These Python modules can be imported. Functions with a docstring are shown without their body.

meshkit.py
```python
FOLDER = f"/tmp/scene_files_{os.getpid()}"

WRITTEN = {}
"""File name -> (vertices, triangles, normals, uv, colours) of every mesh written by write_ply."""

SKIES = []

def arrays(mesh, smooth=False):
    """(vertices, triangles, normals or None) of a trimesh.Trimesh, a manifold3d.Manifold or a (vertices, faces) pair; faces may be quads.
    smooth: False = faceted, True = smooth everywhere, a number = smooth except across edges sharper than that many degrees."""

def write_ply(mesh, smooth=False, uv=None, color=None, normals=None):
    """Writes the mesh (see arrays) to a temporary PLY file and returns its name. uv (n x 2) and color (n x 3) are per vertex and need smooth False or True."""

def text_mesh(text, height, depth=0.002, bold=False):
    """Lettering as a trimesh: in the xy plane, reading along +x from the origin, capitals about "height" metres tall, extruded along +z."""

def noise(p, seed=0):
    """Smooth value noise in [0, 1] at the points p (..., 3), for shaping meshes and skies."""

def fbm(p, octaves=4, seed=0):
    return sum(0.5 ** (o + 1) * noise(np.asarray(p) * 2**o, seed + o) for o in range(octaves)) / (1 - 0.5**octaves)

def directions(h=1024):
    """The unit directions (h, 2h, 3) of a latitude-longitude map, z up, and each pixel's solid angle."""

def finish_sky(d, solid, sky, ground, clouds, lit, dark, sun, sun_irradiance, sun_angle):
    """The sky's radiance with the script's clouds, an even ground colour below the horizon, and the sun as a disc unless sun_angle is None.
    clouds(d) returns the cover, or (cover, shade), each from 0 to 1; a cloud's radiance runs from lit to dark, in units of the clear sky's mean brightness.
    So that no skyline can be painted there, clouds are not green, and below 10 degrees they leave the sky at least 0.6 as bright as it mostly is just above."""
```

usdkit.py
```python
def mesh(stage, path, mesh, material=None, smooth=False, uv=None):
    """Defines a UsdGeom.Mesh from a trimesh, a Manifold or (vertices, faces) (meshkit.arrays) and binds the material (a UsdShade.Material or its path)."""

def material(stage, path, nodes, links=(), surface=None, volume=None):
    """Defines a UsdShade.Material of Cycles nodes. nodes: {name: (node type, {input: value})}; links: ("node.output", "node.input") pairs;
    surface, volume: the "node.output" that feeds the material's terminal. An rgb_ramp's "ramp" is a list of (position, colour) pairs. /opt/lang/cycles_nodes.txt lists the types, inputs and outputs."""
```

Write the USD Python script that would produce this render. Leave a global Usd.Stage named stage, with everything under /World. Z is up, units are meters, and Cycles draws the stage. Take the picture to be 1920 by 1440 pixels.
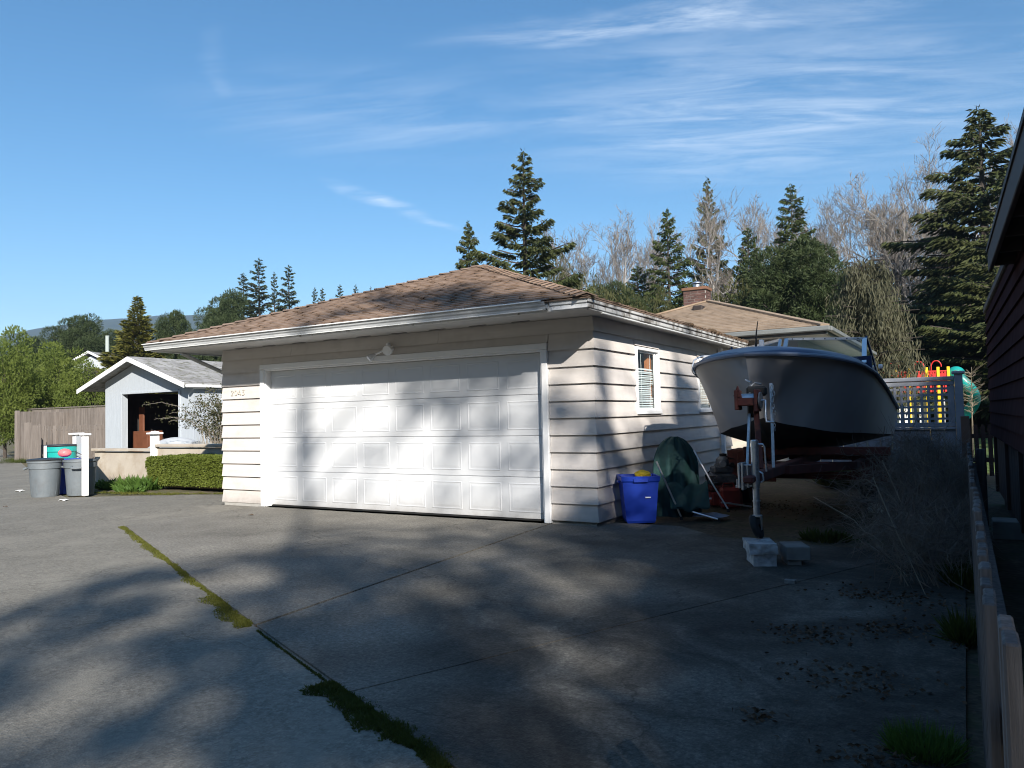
import math, random
import numpy as np, trimesh, usdkit, meshkit
from pxr import Usd, UsdGeom, UsdLux, UsdShade, Gf, Sdf, Vt

PI = math.pi
stage = Usd.Stage.CreateInMemory()
UsdGeom.SetStageUpAxis(stage, "Z"); UsdGeom.SetStageMetersPerUnit(stage, 1.0)
UsdGeom.Xform.Define(stage, "/World"); UsdGeom.Scope.Define(stage, "/World/Looks")

# ---------------------------------------------------------------- camera
EYE = np.array([3.8528, -8.4835, 1.3585])
PITCH, ROLL, YAW, FPX = 0.0412, -0.0232, -0.5353, 1429.8
EXPOSURE = 0.98
cam = UsdGeom.Camera.Define(stage, "/World/camera")
_f = np.array([math.sin(YAW), math.cos(YAW), 0.0]); _r = np.array([math.cos(YAW), -math.sin(YAW), 0.0]); _z = np.array([0, 0, 1.0])
FW = _f * math.cos(PITCH) + _z * math.sin(PITCH); UP = _z * math.cos(PITCH) - _f * math.sin(PITCH)
RT = _r * math.cos(ROLL) + UP * math.sin(ROLL); UP = UP * math.cos(ROLL) - _r * math.sin(ROLL)
mm = Gf.Matrix4d(*[float(x) for row in ((*RT, 0), (*UP, 0), (*(-FW), 0), (*EYE, 1)) for x in row])
cam.AddTransformOp().Set(mm)
cam.CreateHorizontalApertureAttr(36.0); cam.CreateVerticalApertureAttr(27.0); cam.CreateFocalLengthAttr(36.0 * FPX / 1920)
cam.CreateClippingRangeAttr(Gf.Vec2f(0.05, 20000)); cam.CreateExposureAttr(EXPOSURE)

# ---------------------------------------------------------------- sky and sun
SUN = np.array([1.342, -1.408, 1.0]); SUN /= np.linalg.norm(SUN)
SUN_EL, SUN_ROT = math.asin(SUN[2]), math.atan2(SUN[0], SUN[1])
HAZE = 0.00012
SKY_STRENGTH, SUN_INTENSITY = 0.078, 1.25
SKY_SAT, CLOUD = 1.28, (7.5, 8.2, 9.0)
HAZE = 0.00018
dome = UsdLux.DomeLight.Define(stage, "/World/sky")
nd = {
    "sky": ("sky_texture", {"sky_type": "single_scattering", "sun_disc": False, "sun_elevation": SUN_EL, "sun_rotation": SUN_ROT, "altitude": 60.0, "air_density": 1.0, "aerosol_density": 0.15, "ozone_density": 2.2}),
    "tc": ("texture_coordinate", {}), "sep": ("separate_xyz", {}),
    "zc": ("math", {"math_type": "maximum", "value2": 0.03}), "zo": ("math", {"math_type": "add", "value2": 0.12}),
    "px": ("math", {"math_type": "divide"}), "py": ("math", {"math_type": "divide"}), "com": ("combine_xyz", {"z": 0.0}),
    "wn": ("noise_texture", {"scale": 3.2, "detail": 3.0}), "wo": ("vector_math", {"math_type": "subtract", "vector2": (0.5, 0.5, 0.5)}), "wsc": ("vector_math", {"math_type": "scale", "scale": 0.16}), "wp": ("vector_math", {"math_type": "add"}),
    "rot": ("mapping", {"mapping_type": "texture", "rotation": (0, 0, 0.42), "scale": (0.52, 0.105, 1.0)}),
    "n1": ("noise_texture", {"scale": 1.0, "detail": 9.0, "roughness": 0.66, "distortion": 0.5}),
    "r1": ("map_range", {"from_min": 0.32, "from_max": 0.78, "to_min": 0.0, "to_max": 1.0, "clamp": True, "range_type": "smoothstep"}),
    "hsv": ("hsv", {"saturation": SKY_SAT, "value": 1.0, "fac": 1.0, "hue": 0.495}),
    "mix": ("mix_color", {"b": CLOUD}), "bg": ("background_shader", {"strength": SKY_STRENGTH})}
ln = [("tc.generated", "sep.vector"), ("sep.z", "zc.value1"), ("zc.value", "zo.value1"), ("sep.x", "px.value1"), ("zo.value", "px.value2"), ("sep.y", "py.value1"), ("zo.value", "py.value2"), ("px.value", "com.x"), ("py.value", "com.y"),
      ("com.vector", "wn.vector"), ("wn.color", "wo.vector1"), ("wo.vector", "wsc.vector1"), ("com.vector", "wp.vector1"), ("wsc.vector", "wp.vector2"), ("com.vector", "rot.vector"), ("rot.vector", "n1.vector"), ("n1.fac", "r1.value")]
prev = None
# wisps of cirrus: centre and half lengths on a flat layer overhead, direction, amount
for k, (cx, cy, an, hl, hw, am) in enumerate([(-0.52, 1.47, 0.42, 0.56, 0.085, 0.85), (-0.20, 1.60, 0.42, 0.35, 0.12, 0.35), (-1.575, 1.86, 1.37, 0.26, 0.055, 0.7), (-1.55, 2.1, 1.45, 0.30, 0.04, 0.3), (-0.35, 2.0, 0.5, 0.95, 0.60, 0.55), (-0.86, 1.72, 0.40, 0.20, 0.05, 0.35), (-1.38, 1.13, 2.4, 0.22, 0.05, 0.22), (-1.2, 1.5, 0.7, 0.7, 0.32, 0.24), (0.4, 1.9, 0.5, 0.5, 0.4, 0.3), (0.6, -1.2, 0.4, 1.2, 0.5, 0.3), (-2.0, -0.6, 0.5, 0.9, 0.4, 0.3)]):
    nd.update({f"m{k}": ("mapping", {"mapping_type": "texture", "location": (cx, cy, 0), "rotation": (0, 0, an), "scale": (hl, hw, 1.0)}), f"l{k}": ("vector_math", {"math_type": "length"}),
               f"s{k}": ("map_range", {"from_min": 0.0, "from_max": 1.0, "to_min": 1.0, "to_max": 0.0, "clamp": True, "range_type": "smoothstep"}), f"a{k}": ("math", {"math_type": "multiply", "value2": am})})
    ln += [("wp.vector", f"m{k}.vector"), (f"m{k}.vector", f"l{k}.vector1"), (f"l{k}.value", f"s{k}.value"), (f"s{k}.result", f"a{k}.value1")]
    if prev is None: prev = f"a{k}.value"
    else:
        nd[f"q{k}"] = ("math", {"math_type": "maximum"}); ln += [(prev, f"q{k}.value1"), (f"a{k}.value", f"q{k}.value2")]; prev = f"q{k}.value"
nd["amt"] = ("math", {"math_type": "multiply"})
ln += [(prev, "amt.value1"), ("r1.result", "amt.value2"), ("sky.color", "hsv.color"), ("hsv.color", "mix.a"), ("amt.value", "mix.fac"), ("mix.result", "bg.color")]
sky_mat = usdkit.material(stage, "/World/Looks/sky_look", nd, ln, surface="bg.background")
UsdShade.MaterialBindingAPI.Apply(dome.GetPrim()).Bind(sky_mat)
sun = UsdLux.DistantLight.Define(stage, "/World/sun")
sun.CreateIntensityAttr(SUN_INTENSITY); sun.CreateAngleAttr(0.53); sun.CreateNormalizeAttr(True); sun.CreateColorAttr(Gf.Vec3f(1.0, 0.94, 0.86))
_sx = np.cross([0, 0, 1.0], SUN); _sx /= np.linalg.norm(_sx); _sy = np.cross(SUN, _sx)
sun.AddTransformOp().Set(Gf.Matrix4d(*[float(x) for row in ((*_sx, 0), (*_sy, 0), (*SUN, 0), (0, 0, 0, 1)) for x in row]))

# ---------------------------------------------------------------- helpers
taken = {}
def numbered(parent, name):
    k = taken.get((parent, name), 0); taken[(parent, name)] = k + 1
    return f"{parent}/{name}" if k == 0 else f"{parent}/{name}_{k:03d}"

def tag(prim, label=None, cat=None, group=None, kind=None):
    for k, v in (("label", label), ("category", cat), ("group", group), ("kind", kind)):
        if v: prim.SetCustomDataByKey(k, v)

class T:
    """a thing: an Xform whose children are its parts; world=True means that its parts are given in world coordinates"""
    def __init__(s, name, label, cat, loc=(0, 0, 0), rot=0.0, group=None, world=False, scale=None):
        s.path = numbered("/World", name); s.loc = np.array(loc, float); s.world = world
        x = UsdGeom.Xform.Define(stage, s.path); s.prim = x.GetPrim()
        x.AddTranslateOp().Set(Gf.Vec3d(*[float(q) for q in loc])); x.AddRotateZOp().Set(float(math.degrees(rot)))
        if scale is not None: x.AddScaleOp().Set(Gf.Vec3f(*[float(q) for q in scale]))
        tag(s.prim, label, cat, group)
    def part(s, name, mb, mat, smooth=False, label=None, kind=None, under=None):
        p = part_mesh(numbered(under or s.path, name), mb, mat, smooth, -s.loc if s.world else None)
        tag(p, label, kind=kind)
        return str(p.GetPath())

def part_mesh(path, mb, mat, smooth=False, shift=None):
    v, f = mb.vf() if isinstance(mb, MB) else (np.asarray(mb[0], float), np.asarray(mb[1], int))
    if shift is not None: v = v + shift
    if smooth is not False and smooth is not None:
        m = usdkit.mesh(stage, path, trimesh.Trimesh(v, f, process=False), mat, smooth)
    else:
        m = usdkit.mesh(stage, path, (v, f), mat)
    m.CreateDoubleSidedAttr(True)
    return m.GetPrim()

def copy_of(src, name, label, cat, loc, rot=0.0, group=None, scale=(1, 1, 1)):
    path = numbered("/World", name)
    x = UsdGeom.Xform.Define(stage, path); p = x.GetPrim()
    p.GetReferences().AddInternalReference(src); p.SetInstanceable(True)
    x.ClearXformOpOrder()
    x.AddTranslateOp().Set(Gf.Vec3d(*[float(q) for q in loc])); x.AddRotateZOp().Set(float(math.degrees(rot))); x.AddScaleOp().Set(Gf.Vec3f(*[float(q) for q in scale]))
    tag(p, label, cat, group)
    return p

def struct(name, mb, mat, smooth=False, kind="structure", label=None):
    p = part_mesh(numbered("/World", name), mb, mat, smooth); tag(p, label, kind=kind); return str(p.GetPath())

def solo(name, mb, mat, label, cat, group=None, smooth=False, kind=None):
    """a thing that is one mesh, standing at its own base"""
    v, f = mb.vf() if isinstance(mb, MB) else mb
    base = np.array([(v[:, 0].min() + v[:, 0].max()) / 2, (v[:, 1].min() + v[:, 1].max()) / 2, v[:, 2].min()])
    p = part_mesh(numbered("/World", name), (v - base, f), mat, smooth)
    UsdGeom.Xformable(p).AddTranslateOp().Set(Gf.Vec3d(*[float(q) for q in base]))
    tag(p, label, cat, group, kind); return str(p.GetPath())

class MB:
    def __init__(s): s.V = []; s.F = []; s.n = 0
    def add(s, v, f):
        v = np.asarray(v, float); f = np.asarray(f, int)
        if f.ndim == 2 and f.shape[1] == 4: f = np.vstack([f[:, [0, 1, 2]], f[:, [0, 2, 3]]])
        s.V.append(v); s.F.append(f + s.n); s.n += len(v); return s
    def vf(s): return np.vstack(s.V), np.vstack(s.F)
    def tm(s, m): return s.add(m.vertices, m.faces)
    def box(s, x0, x1, y0, y1, z0, z1):
        return s.add([(x0, y0, z0), (x1, y0, z0), (x1, y1, z0), (x0, y1, z0), (x0, y0, z1), (x1, y0, z1), (x1, y1, z1), (x0, y1, z1)], BOXF)
    def cbox(s, x0, x1, y0, y1, z0, z1, c=0.006):
        """a box with chamfered edges"""
        h = np.array([x1 - x0, y1 - y0, z1 - z0]) / 2; ctr = np.array([x0 + x1, y0 + y1, z0 + z1]) / 2
        c = min(c, h.min() * 0.45); v = []
        for sx in (-1, 1):
            for sy in (-1, 1):
                for sz in (-1, 1):
                    sg = np.array([sx, sy, sz])
                    for k in range(3):
                        q = h - c; q = q.copy(); q[k] = h[k]; v.append(ctr + sg * q)
        hull = trimesh.convex.convex_hull(np.array(v)); return s.add(hull.vertices, hull.faces)
    def obox(s, c, u, v, w):
        """box centred at c with half-axis vectors u, v, w"""
        c, u, v, w = (np.asarray(q, float) for q in (c, u, v, w))
        return s.add([c - u - v - w, c + u - v - w, c + u + v - w, c - u + v - w, c - u - v + w, c + u - v + w, c + u + v + w, c - u + v + w], BOXF)
    def bar(s, a, b, w, h, up=(0, 0, 1)):
        a, b = np.asarray(a, float), np.asarray(b, float); d = b - a; L = np.linalg.norm(d); d = d / L
        up = np.asarray(up, float); x = np.cross(d, up)
        if np.linalg.norm(x) < 1e-6: x = np.cross(d, [1, 0, 0.0])
        x /= np.linalg.norm(x); y = np.cross(x, d)
        return s.obox((a + b) / 2, d * L / 2, x * w / 2, y * h / 2)
    def tube(s, pts, r, n=8, cap=True):
        pts = np.asarray(pts, float); r = np.broadcast_to(np.asarray(r, float), (len(pts),)); m = len(pts)
        tg = np.gradient(pts, axis=0); tg /= np.maximum(np.linalg.norm(tg, axis=1, keepdims=True), 1e-9)
        a = np.array([0, 0, 1.0]) if abs(tg[0, 2]) < 0.9 else np.array([1.0, 0, 0])
        x = np.cross(tg[0], a); x /= np.linalg.norm(x); rings = []
        for i in range(m):
            x = x - tg[i] * (x @ tg[i]); x /= max(np.linalg.norm(x), 1e-9); y = np.cross(tg[i], x)
            t = np.arange(n) * 2 * PI / n
            rings.append(pts[i] + r[i] * (np.cos(t)[:, None] * x + np.sin(t)[:, None] * y))
        v = np.vstack(rings); f = []
        for i in range(m - 1):
            for k in range(n):
                k2 = (k + 1) % n; f.append((i * n + k, i * n + k2, (i + 1) * n + k2, (i + 1) * n + k))
        f = np.array(f); f = np.vstack([f[:, [0, 1, 2]], f[:, [0, 2, 3]]])
        if cap:
            v = np.vstack([v, pts[:1], pts[-1:]]); e = []
            for k in range(n):
                k2 = (k + 1) % n; e += [(m * n, k2, k), (m * n + 1, (m - 1) * n + k, (m - 1) * n + k2)]
            f = np.vstack([f, e])
        return s.add(v, f)
    def lathe(s, prof, c=(0, 0, 0), n=24, sx=1.0, sy=1.0):
        prof = np.asarray(prof, float); t = np.arange(n) * 2 * PI / n; m = len(prof)
        v = np.stack([np.outer(prof[:, 0], np.cos(t)) * sx, np.outer(prof[:, 0], np.sin(t)) * sy, np.repeat(prof[:, 1:2], n, 1)], -1).reshape(-1, 3) + np.asarray(c, float)
        f = [(i * n + k, i * n + (k + 1) % n, (i + 1) * n + (k + 1) % n, (i + 1) * n + k) for i in range(m - 1) for k in range(n)]
        return s.add(v, np.array(f))
    def grid(s, P):
        """surface through a (m, n, 3) array of points"""
        m, n = P.shape[:2]; i, j = np.meshgrid(np.arange(m - 1), np.arange(n - 1), indexing="ij"); a = (i * n + j).ravel()
        return s.add(P.reshape(-1, 3), np.stack([a, a + 1, a + n + 1, a + n], 1))
    def prism(s, poly, axis, a, b):
        """poly: 2-D points (convex) in the two other axes (in order), extruded along axis from a to b"""
        poly = np.asarray(poly, float); n = len(poly); oth = [k for k in range(3) if k != axis]; v = np.zeros((2 * n, 3))
        v[:n, oth] = poly; v[n:, oth] = poly; v[:n, axis] = a; v[n:, axis] = b
        f = [(k, (k + 1) % n, n + (k + 1) % n) for k in range(n)] + [(k, n + (k + 1) % n, n + k) for k in range(n)]
        f += [(0, k + 1, k) for k in range(1, n - 1)] + [(n, n + k, n + k + 1) for k in range(1, n - 1)]
        return s.add(v, f)
BOXF = np.array([(0, 3, 2, 1), (4, 5, 6, 7), (0, 1, 5, 4), (1, 2, 6, 5), (2, 3, 7, 6), (3, 0, 4, 7)])

def rng_of(seed): return np.random.default_rng(seed)
def norm(v): return v / np.maximum(np.linalg.norm(v, axis=-1, keepdims=True), 1e-9)

# ---------------------------------------------------------------- materials
def pm(name, col, col2=None, scale=3.0, rough=0.7, bump=0.0, bscale=60.0, metal=0.0, stretch=(1, 1, 1), detail=4.0, lo=0.35, hi=0.65, obj=False, rnd=0.0, spec=0.5, dirt=None, dscale=1.2, dlo=0.5, dhi=0.75, damt=0.7, bdist=0.01, coat=0.0, splash=0.0):
    col2 = col if col2 is None else col2
    nodes = {"g": ("texture_coordinate", {}) if obj else ("geometry", {}), "mp": ("mapping", {"scale": stretch}),
             "n": ("noise_texture", {"scale": scale, "detail": detail, "roughness": 0.6}),
             "rp": ("rgb_ramp", {"ramp": [(0.0, col), (lo, col), (hi, col2), (1.0, col2)]}),
             "p": ("principled_bsdf", {"roughness": rough, "metallic": metal, "specular_ior_level": spec, "coat_weight": coat})}
    pos = "g.object" if obj else "g.position"
    links = [(pos, "mp.vector"), ("mp.vector", "n.vector"), ("n.fac", "rp.fac")]
    out = "rp.color"
    if dirt is not None:
        nodes["dn"] = ("noise_texture", {"scale": dscale, "detail": 6.0, "roughness": 0.65})
        nodes["dr"] = ("map_range", {"from_min": dlo, "from_max": dhi, "to_min": 0.0, "to_max": damt, "clamp": True})
        nodes["dm"] = ("mix_color", {"b": dirt})
        links += [(pos, "dn.vector"), ("dn.fac", "dr.value"), (out, "dm.a"), ("dr.result", "dm.fac")]; out = "dm.result"
    if splash:
        nodes["sz"] = ("separate_xyz", {}); nodes["sr"] = ("map_range", {"from_min": 0.02, "from_max": 0.42, "to_min": 1.0, "to_max": 0.0, "clamp": True}); nodes["sp"] = ("math", {"math_type": "power", "value2": 2.0})
        nodes["sn"] = ("noise_texture", {"scale": 5.0, "detail": 7.0, "roughness": 0.7}); nodes["sm"] = ("math", {"math_type": "multiply"}); nodes["sa"] = ("math", {"math_type": "multiply", "value2": splash * 1.7}); nodes["sx"] = ("mix_color", {"b": (0.13, 0.105, 0.075)})
        links += [("g.position", "sz.vector"), ("sz.z", "sr.value"), ("sr.result", "sp.value1"), (pos, "sn.vector"), ("sp.value", "sm.value1"), ("sn.fac", "sm.value2"), ("sm.value", "sa.value1"), ("sa.value", "sx.fac"), (out, "sx.a")]; out = "sx.result"
    if rnd:
        nodes["oi"] = ("object_info", {}); nodes["rr"] = ("map_range", {"from_min": 0.0, "from_max": 1.0, "to_min": 1 - rnd, "to_max": 1 + rnd})
        nodes["hs"] = ("hsv", {"hue": 0.5, "saturation": 1.0, "fac": 1.0})
        links += [("oi.random", "rr.value"), ("rr.result", "hs.value"), (out, "hs.color")]; out = "hs.color"
    links.append((out, "p.base_color"))
    if bump:
        nodes["bn"] = ("noise_texture", {"scale": bscale, "detail": 5.0, "roughness": 0.65}); nodes["b"] = ("bump", {"strength": bump, "distance": bdist})
        links += [("mp.vector", "bn.vector"), ("bn.fac", "b.height"), ("b.normal", "p.normal")]
    return usdkit.material(stage, "/World/Looks/" + name, nodes, links, surface="p.BSDF")

def leafm(name, col, col2, trans=0.35, rough=0.6):
    """foliage: every spray its own tone, light shining through"""
    return usdkit.material(stage, "/World/Looks/" + name, {
        "g": ("geometry", {}), "n": ("noise_texture", {"scale": 0.9, "detail": 3.0}), "ad": ("math", {"math_type": "add"}), "hf": ("math", {"math_type": "multiply", "value2": 0.5}),
        "rp": ("rgb_ramp", {"ramp": [(0.15, col), (0.8, col2)]}),
        "d": ("principled_bsdf", {"roughness": rough, "specular_ior_level": 0.25}), "t": ("translucent_bsdf", {}), "m": ("mix_closure", {"fac": trans})},
        [("g.position", "n.vector"), ("n.fac", "ad.value1"), ("g.random_per_island", "ad.value2"), ("ad.value", "hf.value1"), ("hf.value", "rp.fac"), ("rp.color", "d.base_color"), ("rp.color", "t.color"), ("d.BSDF", "m.closure1"), ("t.BSDF", "m.closure2")], surface="m.closure")

def ground_mat(name, col, col2, speck, scale=0.5, rough=0.9, gscale=160.0, stain=None, bump=0.6):
    return usdkit.material(stage, "/World/Looks/" + name, {
        "g": ("geometry", {}), "n": ("noise_texture", {"scale": scale, "detail": 7.0, "roughness": 0.62}), "rp": ("rgb_ramp", {"ramp": [(0.3, col), (0.7, col2)]}),
        "v": ("voronoi_texture", {"scale": gscale}), "vr": ("rgb_ramp", {"ramp": [(0.0, (1 - speck,) * 3), (0.55, (1, 1, 1)), (0.8, (1 + speck,) * 3)]}),
        "w": ("noise_texture", {"scale": gscale * 0.35, "detail": 4.0}), "wr": ("map_range", {"from_min": 0.3, "from_max": 0.7, "to_min": 1 - speck, "to_max": 1 + speck}),
        "m1": ("mix_color", {"blend_type": "multiply", "fac": 1.0}), "m2": ("mix_color", {"blend_type": "multiply", "fac": 1.0}),
        "sn": ("noise_texture", {"scale": 1.7, "detail": 8.0, "roughness": 0.7, "distortion": 0.6}), "sr": ("map_range", {"from_min": 0.48, "from_max": 0.66, "to_min": 0.0, "to_max": 0.75, "clamp": True}), "sm": ("mix_color", {"b": stain or col}),
        "cw": ("noise_texture", {"scale": 1.6, "detail": 6.0}), "co": ("vector_math", {"math_type": "subtract", "vector2": (0.5, 0.5, 0.5)}), "cs": ("vector_math", {"math_type": "scale", "scale": 1.2}), "ca": ("vector_math", {"math_type": "add"}), "cv": ("voronoi_texture", {"scale": 0.19, "feature": "distance_to_edge"}), "cr": ("map_range", {"from_min": 0.0, "from_max": 0.0030, "to_min": 0.45, "to_max": 0.0, "clamp": True}), "cm": ("mix_color", {"b": (0.045, 0.035, 0.022)}), "b": ("bump", {"strength": bump, "distance": 0.006}), "p": ("principled_bsdf", {"roughness": rough, "specular_ior_level": 0.3})},
        [("g.position", "n.vector"), ("n.fac", "rp.fac"), ("g.position", "v.vector"), ("v.color", "vr.fac"), ("g.position", "w.vector"), ("w.fac", "wr.value"), ("rp.color", "m1.a"), ("vr.color", "m1.b"), ("m1.result", "m2.a"), ("wr.result", "m2.b"),
         ("g.position", "sn.vector"), ("sn.fac", "sr.value"), ("m2.result", "sm.a"), ("sr.result", "sm.fac"), ("g.position", "cw.vector"), ("cw.color", "co.vector1"), ("co.vector", "cs.vector1"), ("g.position", "ca.vector1"), ("cs.vector", "ca.vector2"), ("ca.vector", "cv.vector"), ("cv.distance", "cr.value"), ("sm.result", "cm.a"), ("cr.result", "cm.fac"), ("cm.result", "p.base_color"), ("v.distance", "b.height"), ("b.normal", "p.normal")], surface="p.BSDF")

def glassm(name, tint=(0.9, 0.95, 0.95)):
    return usdkit.material(stage, "/World/Looks/" + name, {"f": ("layer_weight", {"blend": 0.5}), "pw": ("math", {"math_type": "power", "value2": 4.5}), "ml": ("math", {"math_type": "multiply_add", "value2": 0.9, "value3": 0.05}), "t": ("transparent_bsdf", {"color": tint}), "g": ("glossy_bsdf", {"roughness": 0.02, "color": (1, 1, 1)}), "m": ("mix_closure", {})},
        [("f.facing", "pw.value1"), ("pw.value", "ml.value1"), ("ml.value", "m.fac"), ("t.BSDF", "m.closure1"), ("g.BSDF", "m.closure2")], surface="m.closure")

M = {}
M["siding"] = pm("siding_paint", (0.545, 0.508, 0.475), (0.605, 0.566, 0.533), scale=1.1, rough=0.6, bump=0.15, bscale=30, stretch=(1, 1, 9), dirt=(0.33, 0.30, 0.265), dscale=3.2, dlo=0.5, dhi=0.85, damt=0.5, splash=0.55)
M["backing"] = pm("dark_backing", (0.10, 0.09, 0.08))
M["white"] = pm("white_paint", (0.76, 0.77, 0.77), (0.80, 0.80, 0.80), scale=2, rough=0.45, dirt=(0.5, 0.49, 0.46), dscale=3, dlo=0.6, dhi=0.85, damt=0.3)
M["door"] = pm("door_paint", (0.55, 0.565, 0.585), (0.585, 0.60, 0.615), scale=1.2, splash=0.45, rough=0.42, bump=0.05, bscale=120, dirt=(0.55, 0.55, 0.54), dscale=2.2, dlo=0.6, dhi=0.9, damt=0.3)
M["fascia"] = pm("weathered_white_paint", (0.58, 0.59, 0.59), (0.66, 0.67, 0.67), scale=3, rough=0.6, dirt=(0.10, 0.09, 0.075), dscale=9, dlo=0.58, dhi=0.68, damt=0.8)
M["fascia_dirty"] = pm("dirty_peeling_fascia", (0.42, 0.42, 0.41), (0.52, 0.52, 0.51), scale=3, rough=0.7, dirt=(0.075, 0.06, 0.045), dscale=6, dlo=0.44, dhi=0.60, damt=0.9)
M["gutter"] = pm("gutter_metal", (0.36, 0.38, 0.39), (0.50, 0.51, 0.51), scale=6, rough=0.45, dirt=(0.16, 0.16, 0.15), dscale=7, dlo=0.55, dhi=0.75, damt=0.6, stretch=(0.4, 1, 4))
M["gutter_lip"] = pm("gutter_lip_paint", (0.78, 0.79, 0.78), rough=0.4)
M["soffit"] = pm("soffit_paint", (0.46, 0.46, 0.45), (0.52, 0.51, 0.50), rough=0.7)
for k, (a, b) in enumerate([((0.20, 0.137, 0.098), (0.255, 0.178, 0.13)), ((0.172, 0.117, 0.083), (0.225, 0.156, 0.112)), ((0.23, 0.162, 0.118), (0.28, 0.199, 0.147))]):
    M["shingle%d" % k] = pm("roof_shingle_%d" % k, a, b, scale=5, rough=0.95, bump=0.6, bscale=150, dirt=(0.12, 0.085, 0.06), dscale=3.0, dlo=0.52, dhi=0.8, damt=0.5)
M["shingle_tan"] = pm("tan_shingle", (0.205, 0.152, 0.105), (0.285, 0.213, 0.15), scale=2, rough=0.95, bump=0.5, bscale=120)
M["shingle_grey"] = pm("grey_shingle", (0.22, 0.215, 0.21), (0.34, 0.335, 0.33), scale=2, rough=0.95, bump=0.5, bscale=90, dirt=(0.12, 0.12, 0.08), dscale=5, dlo=0.5, dhi=0.62, damt=0.8)
M["gutter_grey"] = pm("grey_house_gutter", (0.13, 0.14, 0.14), (0.17, 0.18, 0.175), rough=0.5)
M["moss"] = pm("roof_moss", (0.05, 0.035, 0.02), (0.10, 0.06, 0.03), scale=18, rough=1.0, bump=1.0, bscale=60)
M["found"] = pm("concrete_footing", (0.30, 0.29, 0.27), (0.40, 0.39, 0.36), scale=5, rough=0.95, bump=0.4, bscale=40, dirt=(0.12, 0.11, 0.09), dscale=5)
M["blind"] = pm("blind_slat", (0.72, 0.74, 0.74), rough=0.5)
M["wood_orange"] = pm("orange_wood", (0.45, 0.17, 0.06), (0.36, 0.12, 0.04), scale=8, rough=0.6)
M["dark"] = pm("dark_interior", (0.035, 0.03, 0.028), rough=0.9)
M["glass"] = glassm("window_glass")
M["windscreen"] = glassm("boat_windscreen", (0.55, 0.62, 0.66))
M["asphalt"] = ground_mat("asphalt", (0.150, 0.140, 0.118), (0.200, 0.187, 0.158), 0.22, scale=0.35, gscale=90, stain=(0.235, 0.22, 0.185))
M["concrete"] = ground_mat("old_concrete", (0.12, 0.115, 0.106), (0.21, 0.20, 0.185), 0.22, scale=0.8, gscale=95, stain=(0.065, 0.06, 0.053), bump=0.4)
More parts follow.
